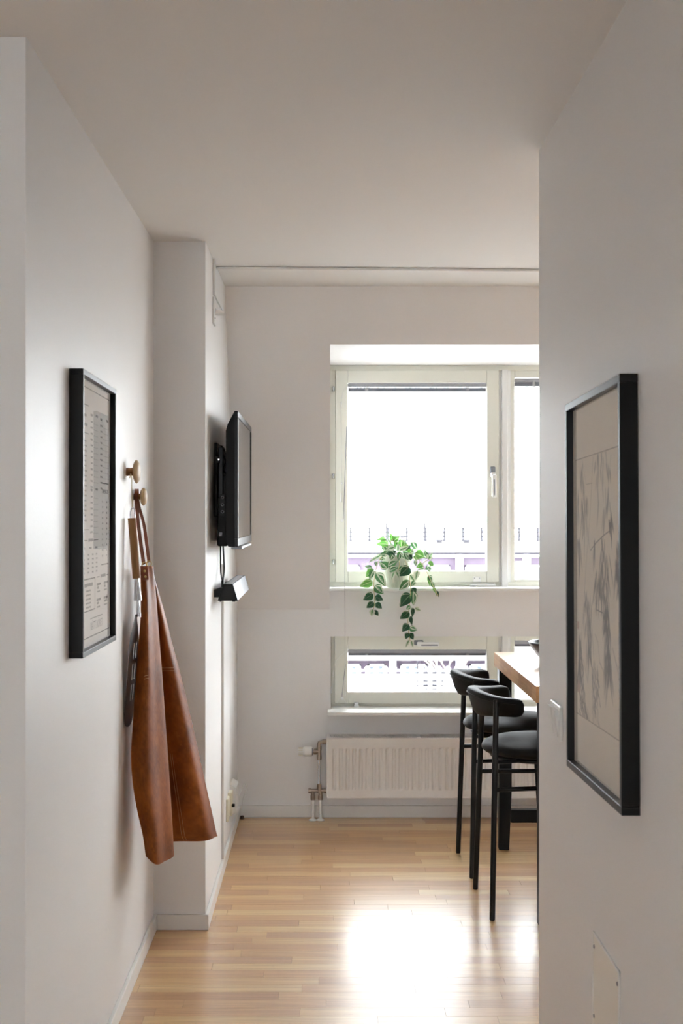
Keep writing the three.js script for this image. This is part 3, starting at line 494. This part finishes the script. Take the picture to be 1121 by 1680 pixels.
{
  const zn = -5.19, zf = -5.97, t = thing('soundbar', 'slim silver and black soundbar on a wall arm below the television', 'soundbar', [XB, 1.2, zn]);
  const sh = poly([[0.018, -0.028], [0.093, -0.028], [0.075, 0.033], [0.038, 0.033]]);
  const body = extrude(sh, zn - zf - 0.02, 0.001); body.translate(0, 0, zf - zn + 0.01); obj('body', body, M.silver, t);
  for (const z of [zf - zn - 0.002, -0.012]) { const c = extrude(sh, 0.012, 0.0016); c.translate(0, 0, z); obj('end_cap', c, M.black, t); }
  obj('top_inlay', box(0.046, 0.07, 0.0335, 0.0355, zf - zn + 0.03, -0.03, 0.0006), M.blindGrey, t);
  each('foot', [box(0.022, 0.03, -0.034, -0.027, -0.04, -0.01, 0.002), box(0.072, 0.084, -0.034, -0.027, -0.04, -0.01, 0.002)], M.black, t);
  const br = extrude(poly([[0.0, -0.016], [0.034, -0.016], [0.034, 0.02], [0.024, 0.02], [0.0, 0.012]]), 0.03, 0.001); br.translate(0, 0, -0.05); each('wall_arm', [br, br.clone().translate(0, 0, -0.55)], M.blackMetal, t);
  const K = (px, py, d) => at(px, py, d).sub(t.position);
  each('cable', [tube([K(362, 896, 5.4), K(362, 915, 5.4), K(362.3, 938, 5.38), K(365, 953, 5.3), K(365.5, 962, 5.26)], 0.0032, 30, 8), tube([K(366.3, 896, 5.4), K(367.3, 915, 5.4), K(368, 935, 5.38), K(366.3, 952, 5.3), K(365.5, 962, 5.26)], 0.0032, 30, 8)], M.black, t);
  obj('plug', rod(K(365.5, 954, 5.29), K(365.5, 966, 5.25), 0.006, 0.006, 12), M.black, t);
}
tag(obj('cable_duct', box(XB, XB + 0.0105, BH + 0.002, 1.3, -5.612, -5.584, 0.002), M.trim), 'thin white vertical cable duct running from the soundbar down to the baseboard', 'cable duct');
tag(obj('cable_duct', box(XB, XB + 0.009, 2.36, HT - 0.001, -5.18, -5.155, 0.002), M.trim), 'short white vertical cable duct high on the wall just under the ceiling', 'cable duct');
{ const a = at(352, 437.5, 5.33), b = at(890, 443, 5.39), x1 = 3.3, k = (x1 - XB) / (b.x - a.x); const g = box(0, x1 - XB, HT - 0.011, HT - 0.001, -0.011, 0.011, 0.002); g.rotateY(Math.atan2(0.06, b.x - a.x)); g.translate(XB + 0.001, 0, -5.32); tag(obj('cable_duct', g, M.trim), 'long thin white cable duct running straight across the ceiling', 'cable duct'); }
{
  const t = thing('lamp_outlet', 'small white wall outlet with a plugged cord high under the ceiling', 'socket', [XB, 2.3, -5.17]);
  obj('plate', box(0, 0.008, -0.055, 0.05, -0.04, 0.04, 0.003), M.whitePlastic, t);
  obj('plug', [rod(V(0.006, -0.002, -0.01), V(0.04, -0.008, -0.02), 0.014, 0.01, 16)], M.whitePlastic, t);
  obj('pin_hole', rod(V(0.008, -0.03, 0.01), V(0.0095, -0.03, 0.01), 0.003, 0.003, 10), M.black, t);
  obj('cord', tube([V(0.006, 0.1, 0), V(0.007, 0.062, 0), V(0.018, 0.035, -0.008), V(0.034, 0.006, -0.018), V(0.04, -0.006, -0.02)], 0.003, 24, 8), M.cord, t);
}
function outlet(label, y, z, w, h, d, mat, extra) {
  const t = thing('wall_socket', label, 'socket', [XB, y, z]);
  obj('box', box(0, d, -h / 2, h / 2, -w / 2, w / 2, 0.004), mat, t);
  extra?.(t);
}
outlet('cream wall socket nearest the cable duct, lowest of the row above the baseboard', 0.205, -5.88, 0.08, 0.1, 0.011, M.cream, (t) => { const g = new THREE.TorusGeometry(0.024, 0.002, 8, 24); g.rotateY(Math.PI / 2); g.translate(0.0115, 0, 0); obj('socket_ring', g, M.cream, t); });
outlet('narrow cream socket with a small black plug between two others on the projecting wall', 0.21, -5.98, 0.07, 0.105, 0.02, M.cream, (t) => obj('black_plug', box(0.018, 0.032, -0.012, 0.002, 0.02, 0.036, 0.003), M.black, t));
{
  const t = thing('junction_box', 'largest white wall box of the row low in the far left corner', 'socket', [XB, 0.19, -6.2]);
  const g = extrude(poly([[0, -0.065], [0.026, -0.058], [0.026, 0.055], [0, 0.072]]), 0.16, 0.001); g.translate(0, 0, -0.08); obj('cover', g, M.whitePlastic, t);
  obj('cord', tube([V(0.02, -0.03, -0.09), V(0.035, 0, -0.14), V(0.05, 0.026, -0.19), V(0.058, 0.0, -0.2), V(0.05, -0.028, -0.19), V(0.042, -0.05, -0.2), V(0.038, -0.115, -0.21)], 0.0028, 40, 8), M.cord, t);
}
tag(obj('pipe_stub', (() => { const g = rod(V(0, 0, 0), V(0, 0.016, 0), 0.011, 0.009, 12); const p = at(397.5, 1342, 6.58); g.translate(p.x, 0, p.z); return g; })(), std(0x5a4636, 0.6)), 'tiny brown stub on the floor in the far left corner', 'pipe');

// ------------------------------------------------------------------ switch and hatch on the right wall
{
  const t = thing('light_switch', 'white double rocker light switch beside the bamboo print', 'light switch', [XR, 0.993, -3.325], -Math.PI / 2);
  obj('plate', box(-0.068, 0.068, -0.043, 0.043, 0, 0.009, 0.003), M.whitePlastic, t);
  for (const s of [-1, 1]) { const g = extrude(poly([[0.009, -0.032], [0.0115, -0.032], [0.018, 0.032], [0.009, 0.032]]), 0.05, 0.0008); g.rotateY(-Math.PI / 2); g.translate(s * 0.03 + 0.025, 0, 0); obj('rocker', g, M.whitePlastic, t); }
}
{
  const t = thing('access_panel', 'small white screwed access panel low on the right wall', 'access panel', [XR, 0.5, -2.755], -Math.PI / 2);
  const a = 0.13, b = 0.105;
  obj('panel_frame', [box(-a, a, b - 0.006, b, 0, 0.004, 0.001), box(-a, a, -b, -b + 0.006, 0, 0.004, 0.001), box(-a, -a + 0.006, -b, b, 0, 0.004, 0.001), box(a - 0.006, a, -b, b, 0, 0.004, 0.001)], M.post, t);
  obj('cover', box(-a + 0.007, a - 0.007, -b + 0.007, b - 0.007, 0, 0.0028, 0.0008), std(0xeeeae0, 0.4), t);
  for (const x of [-1, 1]) for (const y of [-1, 1]) obj('screw', rod(V(x * (a - 0.016), y * (b - 0.03), 0.002), V(x * (a - 0.016), y * (b - 0.03), 0.0042), 0.005, 0.004, 12), M.slat, t);
}

// ------------------------------------------------------------------ table
{
  const x0 = 0.775, x1 = 1.62, z0 = -6.06, z1 = -4.855, y1 = 0.88, th = 0.061, t = thing('bar_table', 'bar table with thick wooden top and black legs behind the right wall', 'table', [(x0 + x1) / 2, 0, (z0 + z1) / 2]);
  const top = new THREE.Group(); top.name = 'table_top'; t.add(top);
  const n = 11, w = (z1 - z0) / n, tones = [0xd0a67c, 0xc69a70, 0xcba077, 0xd4ab82, 0xc89d72].map((c) => phy(c, 0.35, { map: oakTex, clearcoat: 1, clearcoatRoughness: 0.3 })), edges = [0xd0a67c, 0xc69a70, 0xcba077, 0xd4ab82, 0xc89d72].map((c) => phy(c, 0.65, { map: oakTex, specularIntensity: 0.5 }));
  for (let i = 0; i < n; i++) { const g = box(x0, x1, y1 - th, y1, z0 + i * w + 0.0001, z0 + (i + 1) * w - 0.0001, 0.0012); metric(g, i * 0.27, i * 0.19); g.translate(-t.position.x, 0, -t.position.z); const k = (i * 3) % 5, e = edges[k]; obj('board', g, [e, e, tones[k], e, e, e], top); }
  const leg = (lx, lz, sx) => { const g = extrude(poly([[0, 0.002], [sx * 0.043, 0.002], [sx * 0.054, 0.26], [sx * 0.054, y1 - th], [0, y1 - th]]), 0.06, 0.001); g.translate(lx - t.position.x, 0, lz - 0.03 - t.position.z); return obj('leg', g, M.black, t); };
  const lx = x0 + 0.013;
  leg(lx, -6.0, 1); leg(lx, -4.885, 1); leg(x1 - 0.013, -6.0, -1); leg(x1 - 0.013, -4.885, -1);
  const cb = (z) => obj('crossbar', box(lx + 0.054 - t.position.x, x1 - 0.013 - 0.054 - t.position.x, 0.12, 0.178, z - 0.02 - t.position.z, z + 0.02 - t.position.z, 0.002), M.black, t);
  cb(-6.0); cb(-4.9);
  each('apron_rail', [box(lx + 0.056 - t.position.x, x1 - 0.07 - t.position.x, y1 - th - 0.06, y1 - th, -6.02 - t.position.z, -5.99 - t.position.z, 0.002), box(lx + 0.056 - t.position.x, x1 - 0.07 - t.position.x, y1 - th - 0.06, y1 - th, -4.91 - t.position.z, -4.88 - t.position.z, 0.002)], M.black, t);
}
{
  const t = thing('bowl', 'dark grey ceramic bowl standing on the wooden bar table', 'bowl', [0.985, 0.88, -5.56]);
  const g = lathe([[0, 0.004], [0.04, 0.004], [0.044, 0.0], [0.05, 0.0], [0.056, 0.008], [0.09, 0.036], [0.115, 0.066], [0.127, 0.09], [0.1295, 0.0935], [0.127, 0.0955], [0.122, 0.093], [0.108, 0.068], [0.083, 0.04], [0.048, 0.016], [0, 0.012]], 64);
  obj('bowl_shell', g, M.bowl, t);
  const f = thing('fruit', 'green fruit lying in the dark bowl', 'fruit', [0.932, 0.923, -5.57]);
  const body = new THREE.SphereGeometry(0.035, 28, 20); body.scale(1, 1.15, 1); body.translate(0, 0.03, 0); obj('flesh', body, M.pear, f);
  obj('stalk', rod(V(0, 0.066, 0), V(0.004, 0.08, 0), 0.0018, 0.0014, 8), M.handleWood, f);
}

// ------------------------------------------------------------------ bar stools
function makeStool(label) {
  const t = thing('bar_stool', label, 'bar stool', [0.79, 0, -5.14]);
  const seatR = 0.215, seat = lathe([[0, 0.592], [0.186, 0.592], [0.204, 0.596], ...Array.from({ length: 15 }, (_, i) => { const a = (i / 14 - 0.06) * Math.PI / 2 / 0.94; return [0.2145 * Math.max(0, Math.cos(a)) ** 0.72, 0.611 + 0.045 * Math.sign(Math.sin(a)) * Math.abs(Math.sin(a)) ** 0.9]; }).map(([r, y], i) => [i === 14 ? 0 : r, y])], 64); seat.translate(0.035, 0, 0);
  obj('seat', seat, M.seatLeather, t);
  const pip = new THREE.TorusGeometry(0.2, 0.0032, 8, 72); pip.rotateX(Math.PI / 2); pip.translate(0.035, 0.599, 0); obj('piping', pip, M.seatLeather, t);
  obj('seat_frame', (() => { const g = lathe([[0, 0.575], [0.18, 0.575], [0.184, 0.58], [0.184, 0.594], [0, 0.594]], 48); g.translate(0.035, 0, 0); return g; })(), M.blackMetal, t);
  // curved backrest: rounded section swept round an arc and closed to rounded ends
  const R = 0.196, A = 1.35, sec = (u, v, grow = 0) => {
    const th = (u * 2 - 1) * A, e = Math.abs(u * 2 - 1), k = e > 0.86 ? Math.sqrt(Math.max(0, 1 - ((e - 0.86) / 0.14) ** 2)) : 1;
    const fall = THREE.MathUtils.smoothstep(e, 0.0, 0.8);
    const yb = 0.735 + 0.014 * fall, yt = 0.843 - 0.02 * fall, ym = (yb + yt) / 2, hh = (yt - yb) / 2;
    const a = v * Math.PI * 2, ca = Math.cos(a), sa = Math.sin(a), pw = (x, p) => Math.sign(x) * Math.abs(x) ** p;
    const dy = pw(sa, 0.72) * hh * (0.35 + 0.65 * k), dr = pw(ca, 0.72) * (0.0225 + 0.008 * Math.max(0, sa)) * k;
    const rr = R + dr + 0.26 * dy + grow;
    return V(-Math.cos(th) * rr * 1.03, ym + dy, Math.sin(th) * rr * 0.98);
  };
  obj('backrest', mergeVertices(grid(72, 28, (u, v) => sec(u, v)), 1e-5), M.seatLeather, t).geometry.computeVertexNormals();
  const pl = []; for (let i = 0; i <= 50; i++) { const u = 0.04 + 0.92 * i / 50; pl.push(sec(u, 0.085 - 0.02 * Math.abs(u * 2 - 1), 0.001)); }
  obj('piping', tube(pl, 0.0028, 120, 8), M.seatLeather, t);
  const r = 0.0112, foot = (x, z) => V(x, 0.004, z);
  const leg = (a, b) => { obj('leg', [rod(a, b, r * 0.96, r, 20), new THREE.SphereGeometry(r, 16, 10).translate(b.x, b.y, b.z)], M.blackMetal, t); obj('foot_cap', rod(V(a.x, 0, a.z), V(a.x, 0.006, a.z), r * 0.8, r * 0.9, 16), M.black, t); };
  const bl = [foot(-0.165, 0.204), V(-0.146, 0.808, 0.166), foot(-0.181, -0.206), V(-0.157, 0.8, -0.168)];
  leg(bl[0], bl[1]); leg(bl[2], bl[3]);
  const fl = [foot(0.19, 0.2), V(0.15, 0.582, 0.15), foot(0.19, -0.19), V(0.15, 0.582, -0.15)];
  leg(fl[0], fl[1]); leg(fl[2], fl[3]);
  const on = (a, b, y) => a.clone().lerp(b, (y - a.y) / (b.y - a.y));
  for (const s of [0, 2]) obj('stretcher', rod(on(bl[s], bl[s + 1], 0.48), on(fl[s], fl[s + 1], 0.486), 0.0085, 0.0085, 16), M.blackMetal, t);
  obj('stretcher', rod(on(fl[0], fl[1], 0.3), on(fl[2], fl[3], 0.3), 0.0085, 0.0085, 16), M.blackMetal, t);
  for (const s of [0, 2]) obj('seat_bracket', rod(on(bl[s], bl[s + 1], 0.582), V(0, 0.582, bl[s + 1].z * 0.8), 0.007, 0.007, 12), M.blackMetal, t);
  return t;
}
const stool = makeStool('black round padded bar stool nearest the camera at the bar table');
{ const s2 = stool.clone(); s2.name = numbered('bar_stool'); s2.position.set(0.778, 0, -5.712); s2.userData = { ...stool.userData, label: 'black round padded bar stool nearer the window, partly behind the front stool' }; scene.add(s2); }

// ------------------------------------------------------------------ trailing plant on the sill
{
  const base = at(651.5, 964, 6.645); base.y = 1.143;
  const t = thing('potted_plant', 'variegated trailing plant in a white fluted pot on the window sill', 'plant', base.toArray());
  const pr = [[0.0425, 0], [0.044, 0.003], [0.0665, 0.128], [0.0675, 0.13], [0.0735, 0.132], [0.075, 0.136], [0.0755, 0.158], [0.0735, 0.161], [0.0705, 0.16], [0.067, 0.132], [0.04, 0.01]];
  const pot = grid(240, pr.length * 2 - 2, (u, v) => { const q = v * (pr.length - 1), i = Math.min(pr.length - 2, Math.floor(q)), f = q - i, r = pr[i][0] * (1 - f) + pr[i + 1][0] * f, y = pr[i][1] * (1 - f) + pr[i + 1][1] * f, a = -u * Math.PI * 2; const fl = i < 2 && y > 0.001 && y < 0.127 ? 0.0042 * Math.abs(Math.cos(a * 15)) : 0; return V(Math.cos(a) * (r + fl), y, Math.sin(a) * (r + fl)); });
  obj('pot', [pot, new THREE.CylinderGeometry(0.042, 0.042, 0.004, 40).translate(0, 0.002, 0)], M.pot, t);
  obj('soil', new THREE.CylinderGeometry(0.069, 0.068, 0.006, 40).translate(0, 0.148, 0), M.soil, t);
  // leaf surfaces of three colourings
  const leafTex = (kind) => canvasTex(128, 256, (c, w, h) => {
    const pal = { d: ['#2c5b3c', '#244c33', '#c9d2b9'], m: ['#578a57', '#437549', '#e2e6d3'], b: ['#77b45a', '#609c4a', '#d3e4b0'], w: ['#d6dcc8', '#c6d0b8', '#5f8c5a'] }[kind], r = rng(kind.charCodeAt(0));
    c.fillStyle = pal[0]; c.fillRect(0, 0, w, h);
    for (let i = 0; i < 26; i++) { c.strokeStyle = i % 3 ? pal[1] : pal[0]; c.lineWidth = 2 + r() * 6; const x = r() * w; c.beginPath(); c.moveTo(w / 2, h * 0.02); c.quadraticCurveTo(x, h * 0.5, w / 2 + (x - w / 2) * 0.3, h); c.stroke(); }
    c.strokeStyle = pal[2]; c.fillStyle = pal[2];
    const stripe = (x, lw) => { c.lineWidth = lw; c.beginPath(); c.moveTo(w / 2, 0); c.quadraticCurveTo(x, h * 0.5, w / 2, h); c.stroke(); };
    if (kind === 'm') { stripe(w * 0.62, 13); stripe(w * -0.35, 22); stripe(w * 0.35, 4); } else if (kind === 'd') { stripe(w * 1.5, 9); stripe(w * 0.5, 2); } else if (kind === 'b') { stripe(w * 0.55, 7); stripe(w * 1.45, 8); } else { stripe(w * 0.45, 26); stripe(w * 0.8, 9); }
  });
  const LM = Object.fromEntries(['d', 'm', 'b', 'w'].map((k) => [k, phy(0xffffff, 0.45, { map: leafTex(k), transmission: 0.14, thickness: 0, side: THREE.DoubleSide, specularIntensity: 0.5 })]));
  const leafGeo = [0, 1, 2].map((k) => grid(8, 14, (u, v) => { const prof = Math.pow(Math.sin(Math.PI * Math.pow(v, 0.72)), 0.85) * (1 - 0.25 * v), x = (u - 0.5) * prof; return V(x, v, Math.abs(x) * (0.24 + 0.1 * k) - 0.16 * (k - 0.3) * v * v + 0.03 * Math.sin(v * 7 + k) * x); }));
  const list = `220 660 70 715 78 b 0|262 562 375 708 84 m 0|245 708 345 802 82 m 0|224 800 113 872 74 d 0|248 832 342 874 64 d 0|236 898 148 962 60 d 0|254 908 328 972 58 d 0|222 978 208 1058 54 w 0|238 988 292 1056 40 d 0|232 515 143 606 74 b 1|236 526 184 642 58 m 0|214 500 128 484 36 m 1|252 425 268 485 34 m 1|335 345 172 442 46 w 1|392 512 298 428 84 m 1|398 485 512 408 66 m 1|408 542 518 478 54 m 0|520 530 575 482 64 m 1|640 488 530 600 96 d 0|468 545 434 642 40 w 0|492 545 527 616 40 w 0|646 648 526 762 74 m 0|672 732 716 806 62 d 1|660 800 528 950 104 d 0|692 770 690 935 70 m 0|662 944 608 984 46 m 0|705 966 776 992 38 w 0|682 960 678 1072 38 d 1|642 1008 534 1092 70 d 0|656 1058 671 1162 36 d 1|636 1150 560 1232 70 d 0|644 1188 732 1222 62 m 0|632 1248 598 1322 48 d 0|648 1252 688 1328 52 d 1|642 1328 600 1418 28 w 0|664 1338 686 1416 28 w 0|650 580 712 672 48 w 1|704 655 668 716 44 m 0|712 415 722 484 34 m 1|738 530 714 642 54 w 0|708 330 818 378 96 b 1|852 396 814 284 46 m 1|864 402 906 328 58 w 1|868 424 924 492 44 b 1|802 458 722 502 50 b 1|850 478 882 552 60 m 1|812 510 738 522 34 w 1|868 588 906 672 44 m 1|858 600 882 712 34 b 1|898 668 936 742 38 m 1|920 728 948 792 28 b 1|944 752 962 834 22 w 1|958 762 986 842 22 d 1|462 195 420 98 46 b 2|454 200 532 136 62 b 2|408 228 256 226 66 b 2|376 172 268 174 40 b 2|436 225 398 168 36 w 2|552 268 544 170 78 b 2|580 245 592 178 44 m 2|676 198 738 296 66 m 2|634 336 694 276 56 b 2|510 312 515 222 44 w 1|392 332 504 306 42 d 1|436 250 346 334 66 m 2|476 262 388 292 54 w 1|520 302 642 256 44 w 1|604 292 622 216 46 b 2|484 352 366 334 56 d 1|518 344 594 396 58 w 1|600 360 694 352 40 w 1|560 300 644 312 50 m 2|540 330 520 420 52 m 0|330 340 420 300 50 m 2|470 300 420 210 50 m 2|420 300 340 262 52 d 2|500 260 470 190 46 b 2|580 300 560 232 44 m 2|620 300 660 240 46 d 2|380 345 300 352 48 m 1|560 350 610 410 52 w 1|450 350 430 420 56 m 0|640 350 668 420 48 d 0|400 270 360 225 40 w 2|550 320 500 372 46 b 1|660 300 700 320 44 w 1|350 380 300 420 44 m 1|690 360 730 420 44 w 1|470 225 512 190 44 d 2|590 330 640 420 44 m 0|360 300 330 240 44 m 2`.split('|').map((l) => l.trim().split(' '));
  const lr = rng(314);
  const depthOf = (layer) => [6.535, 6.575, 6.625][layer];
  for (const [bx, by, tx, ty, wd, kind, layer] of list) {
    const d = depthOf(+layer) + (lr() - 0.5) * 0.022, k = 7.006;
    const b = at(580 + bx / k, 860 + by / k, d), e = at(580 + tx / k, 860 + ty / k, d + (lr() - 0.6) * 0.025);
    const o = obj('leaf', leafGeo[Math.floor(lr() * 3)], LM[kind], t), dir = V(0, 0, 0).subVectors(e, b), len = dir.length(); dir.normalize();
    const nz = V((lr() - 0.5) * 0.7, 0.25 + (lr() - 0.5) * 0.5, 1).normalize(), xx = V(0, 0, 0).crossVectors(dir, nz).normalize(), zz = V(0, 0, 0).crossVectors(xx, dir);
    o.matrix.makeBasis(xx, dir, zz); o.quaternion.setFromRotationMatrix(o.matrix); o.position.copy(b.sub(t.position)); const wm = wd / k / (F / d) * 1.45; o.scale.set(wm, len, Math.min(wm, len) * 0.9);
  }
  const stem = (pts) => obj('stem', tube(pts.map(([x, y, d]) => at(580 + x / 7.006, 860 + y / 7.006, d).sub(t.position)), 0.0016, 60, 6), M.stem, t);
  stem([[460, 340, 6.63], [330, 370, 6.57], [270, 480, 6.545], [245, 600, 6.54], [235, 700, 6.54], [240, 800, 6.54], [245, 900, 6.54], [228, 990, 6.54]]);
  stem([[540, 340, 6.63], [600, 420, 6.565], [640, 580, 6.54], [655, 700, 6.54], [655, 850, 6.54], [640, 960, 6.54], [628, 1100, 6.54], [636, 1250, 6.54], [652, 1340, 6.54]]);
  stem([[560, 340, 6.63], [700, 365, 6.58], [790, 460, 6.57], [850, 560, 6.565], [920, 720, 6.56], [975, 820, 6.56]]);
  stem([[790, 460, 6.57], [830, 425, 6.57], [880, 400, 6.575]]);
  stem([[500, 340, 6.63], [420, 240, 6.63], [455, 170, 6.62]]); stem([[530, 340, 6.63], [560, 280, 6.62], [620, 230, 6.62], [680, 215, 6.62]]); stem([[500, 340, 6.62], [530, 430, 6.56], [515, 530, 6.55], [480, 560, 6.55]]);
}

// ------------------------------------------------------------------ outside: roof terrace building, railing, shrub, tree
{
  const Db = 30, s = F / Db, Yp = (py) => EYE - (py - VY) / s, Xp = (px) => (px - VX) / s;
  const white = std(0xe4e4e4, 0.8), brick = std(0x574c59, 0.9), pane = std(0x59626c, 0.5), grey = std(0x4a464f, 0.8), snow = std(0xb0b1b3, 0.9), yard = std(0x66676a, 0.95), rail = std(0x1f1d23, 0.8);
  const t = thing('apartment_building', 'dark violet building with white roof band and white railing across the yard', 'building', [0, -12, -Db]);
  const C = (x0, x1, y0, y1, a, b) => box(x0, x1, y0 + 12, y1 + 12, a, b);
  const e = 14;
  obj('facade', C(-e, e, -12, Yp(905), -8, 0), brick, t);
  obj('roof_band', C(-e, e, Yp(905), Yp(889), -8.2, 0.35), white, t);
  obj('eaves_strip', C(-e, e, Yp(909.5), Yp(905.5), 0.0, 0.12), grey, t);
  obj('fascia', C(-e, e, Yp(913.5), Yp(909.5), 0.0, 0.16), white, t);
  obj('storey_band', C(-e, e, Yp(1081), Yp(1060), 0.0, 0.3), white, t);
  for (const px of [314, 424, 534, 644, 753, 863, 973, 1083]) obj('pilaster', C(Xp(px) - 0.075, Xp(px) + 0.075, -12, Yp(909), 0, 0.2), white, t);
  const win = (px0, px1, py0, py1) => { const w = obj('window', [C(Xp(px0), Xp(px1), Yp(py0 + 3), Yp(py0), 0.02, 0.1), C(Xp(px0), Xp(px0 + 2.5), Yp(py1), Yp(py0), 0.02, 0.1), C(Xp(px1 - 2.5), Xp(px1), Yp(py1), Yp(py0), 0.02, 0.1), C(Xp(px0), Xp(px1), Yp(py1), Yp(py1 - 3), 0.02, 0.1)], white, t); obj('pane', C(Xp(px0), Xp(px1), Yp(py1), Yp(py0), 0.0, 0.05), pane, w); };
  for (const [a, b] of [[545, 590], [700, 738], [763, 798], [869, 905]]) { win(a, b, 927, 990); }
  for (const [a, b] of [[556, 592], [604, 632], [657, 700], [770, 800]]) win(a, b, 1089, 1150);
  obj('white_panel', C(Xp(846), Xp(861), Yp(990), Yp(921), 0.0, 0.08), white, t);
  // roof railing
  const rails = [866, 873, 880, 886].map((y) => C(-e, e, Yp(y) - 0.016, Yp(y) + 0.016, 0.1, 0.14)); each('railing_bar', rails, rail, t);
  for (let px = 300; px < 1100; px += 30.6) obj('railing_post', C(Xp(px) - 0.022, Xp(px) + 0.022, Yp(890), Yp(865), 0.08, 0.16), rail, t);
  each('antenna', [638, 702].map((px) => C(Xp(px) - 0.025, Xp(px) + 0.025, Yp(890), Yp(858), -1, -0.95)), rail, t);
  each('roof_vent', [[655, 663, 880], [714, 722, 888], [757, 766, 888]].map(([a, b, y]) => C(Xp(a), Xp(b), Yp(y + 2), Yp(y - 1.5), 0.36, 0.6)), rail, t);
  // walkway with a railing in front of it
  const Dr = 26, sr = F / Dr, Yr = (py) => EYE - (py - VY) / sr, Xr = (px) => (px - VX) / sr, w = thing('walkway_railing', 'white horizontal bar railing of a walkway seen through the low window', 'railing', [0, -12, -Dr]);
  obj('deck', box(-11, 11, 0, Yr(1140) + 12, -2.5, 0), snow, w);
  for (const y of [1100, 1108, 1114, 1121, 1128]) obj('bar', box(-11, 11, Yr(y + 1.6) + 12, Yr(y - 1.6) + 12, -0.05, 0), white, w);
  for (let px = 500; px < 1000; px += 14.7) { const p = obj('post', [box(Xr(px) - 0.035, Xr(px) + 0.035, Yr(1141) + 12, Yr(1097) + 12, -0.04, 0.03), new THREE.SphereGeometry(0.05, 10, 8).translate(Xr(px), Yr(1097) + 12, 0)], white, w); }
  const pl = thing('planter', 'small grey planter tub on the walkway behind the stools', 'planter', [Xr(716), Yr(1139.5), -Dr - 0.9]);
  const lt = lathe([[0, 0], [0.2, 0], [0.26, 0.36], [0.27, 0.38], [0.24, 0.38], [0.22, 0.3], [0, 0.3]], 20); obj('tub', lt, rail, pl);
  obj('pole', box(-0.32, -0.29, 0, 0.55, 0, 0.03), rail, pl);
  // bare shrub and tree
  const bark = std(0xb8ab90, 0.9), br = rng(8);
  const branch = (list, p, dir, len, r, depth) => { const q = p.clone().addScaledVector(dir, len), m = p.clone().lerp(q, 0.5).add(V((br() - 0.5) * len * 0.15, (br() - 0.5) * len * 0.1, 0)); list.push(tube([p, m, q], r, 4, 5)); if (depth) for (let i = 0; i < 3; i++) branch(list, m.clone().lerp(q, br()), dir.clone().add(V((br() - 0.5) * 1.5, (br() - 0.2) * 0.7, (br() - 0.5) * 0.8)).normalize(), len * (0.55 + br() * 0.25), r * 0.65, depth - 1); };
  const sh = [], Ds = 28.2, bp = at(735, 1100, Ds); for (let i = 0; i < 9; i++) branch(sh, V((br() - 0.5) * 0.5, 0, (br() - 0.5) * 0.3), V((br() - 0.5) * 2.4, 0.8, (br() - 0.5) * 0.5).normalize(), 0.42, 0.012, 3);
  const shrub = tag(obj('bare_shrub', sh, bark), 'pale leafless shrub seen through the low window', 'shrub'); shrub.position.set(bp.x, bp.y - 0.1, bp.z);
  const tr = [], Dt = 11, tp = at(985, 844, Dt); tr.push(tube([V(0, 0, 0), V(0.05, 4, 0), V(0, 8, 0.1), V(0.05, 13, 0)], 0.11, 24, 10), tube([V(0.05, 13, 0), V(0.1, 14.3, 0.1), V(0.2, 15.6, 0)], 0.06, 12, 8));
  const tip = (pts, r) => tr.push(tube(pts.map(([x, y]) => at(x, y, Dt).sub(V(tp.x, -12, tp.z))), r, 12, 6));
  tip([[985, 860], [935, 822], [900, 802], [886, 792], [873, 779], [856, 770]], 0.006); tip([[985, 880], [920, 830], [895, 806], [878, 812]], 0.006); tip([[873, 779], [871, 774]], 0.004);
  for (let i = 0; i < 12; i++) branch(tr, V(0.04, 11.5 + i * 0.3, 0), V((br() > 0.5 ? 1 : 0.3), 0.4 + br() * 0.5, (br() - 0.5) * 2).normalize(), 0.8, 0.02, 2);
  const tree = tag(obj('bare_tree', tr, bark), 'leafless tree whose thin twig shows in the right upper window', 'tree'); tree.position.set(tp.x, -12, tp.z);
  struct('ground', box(-150, 150, -12.4, -12, -200, 60), yard);
}
renderer.render(scene, camera);
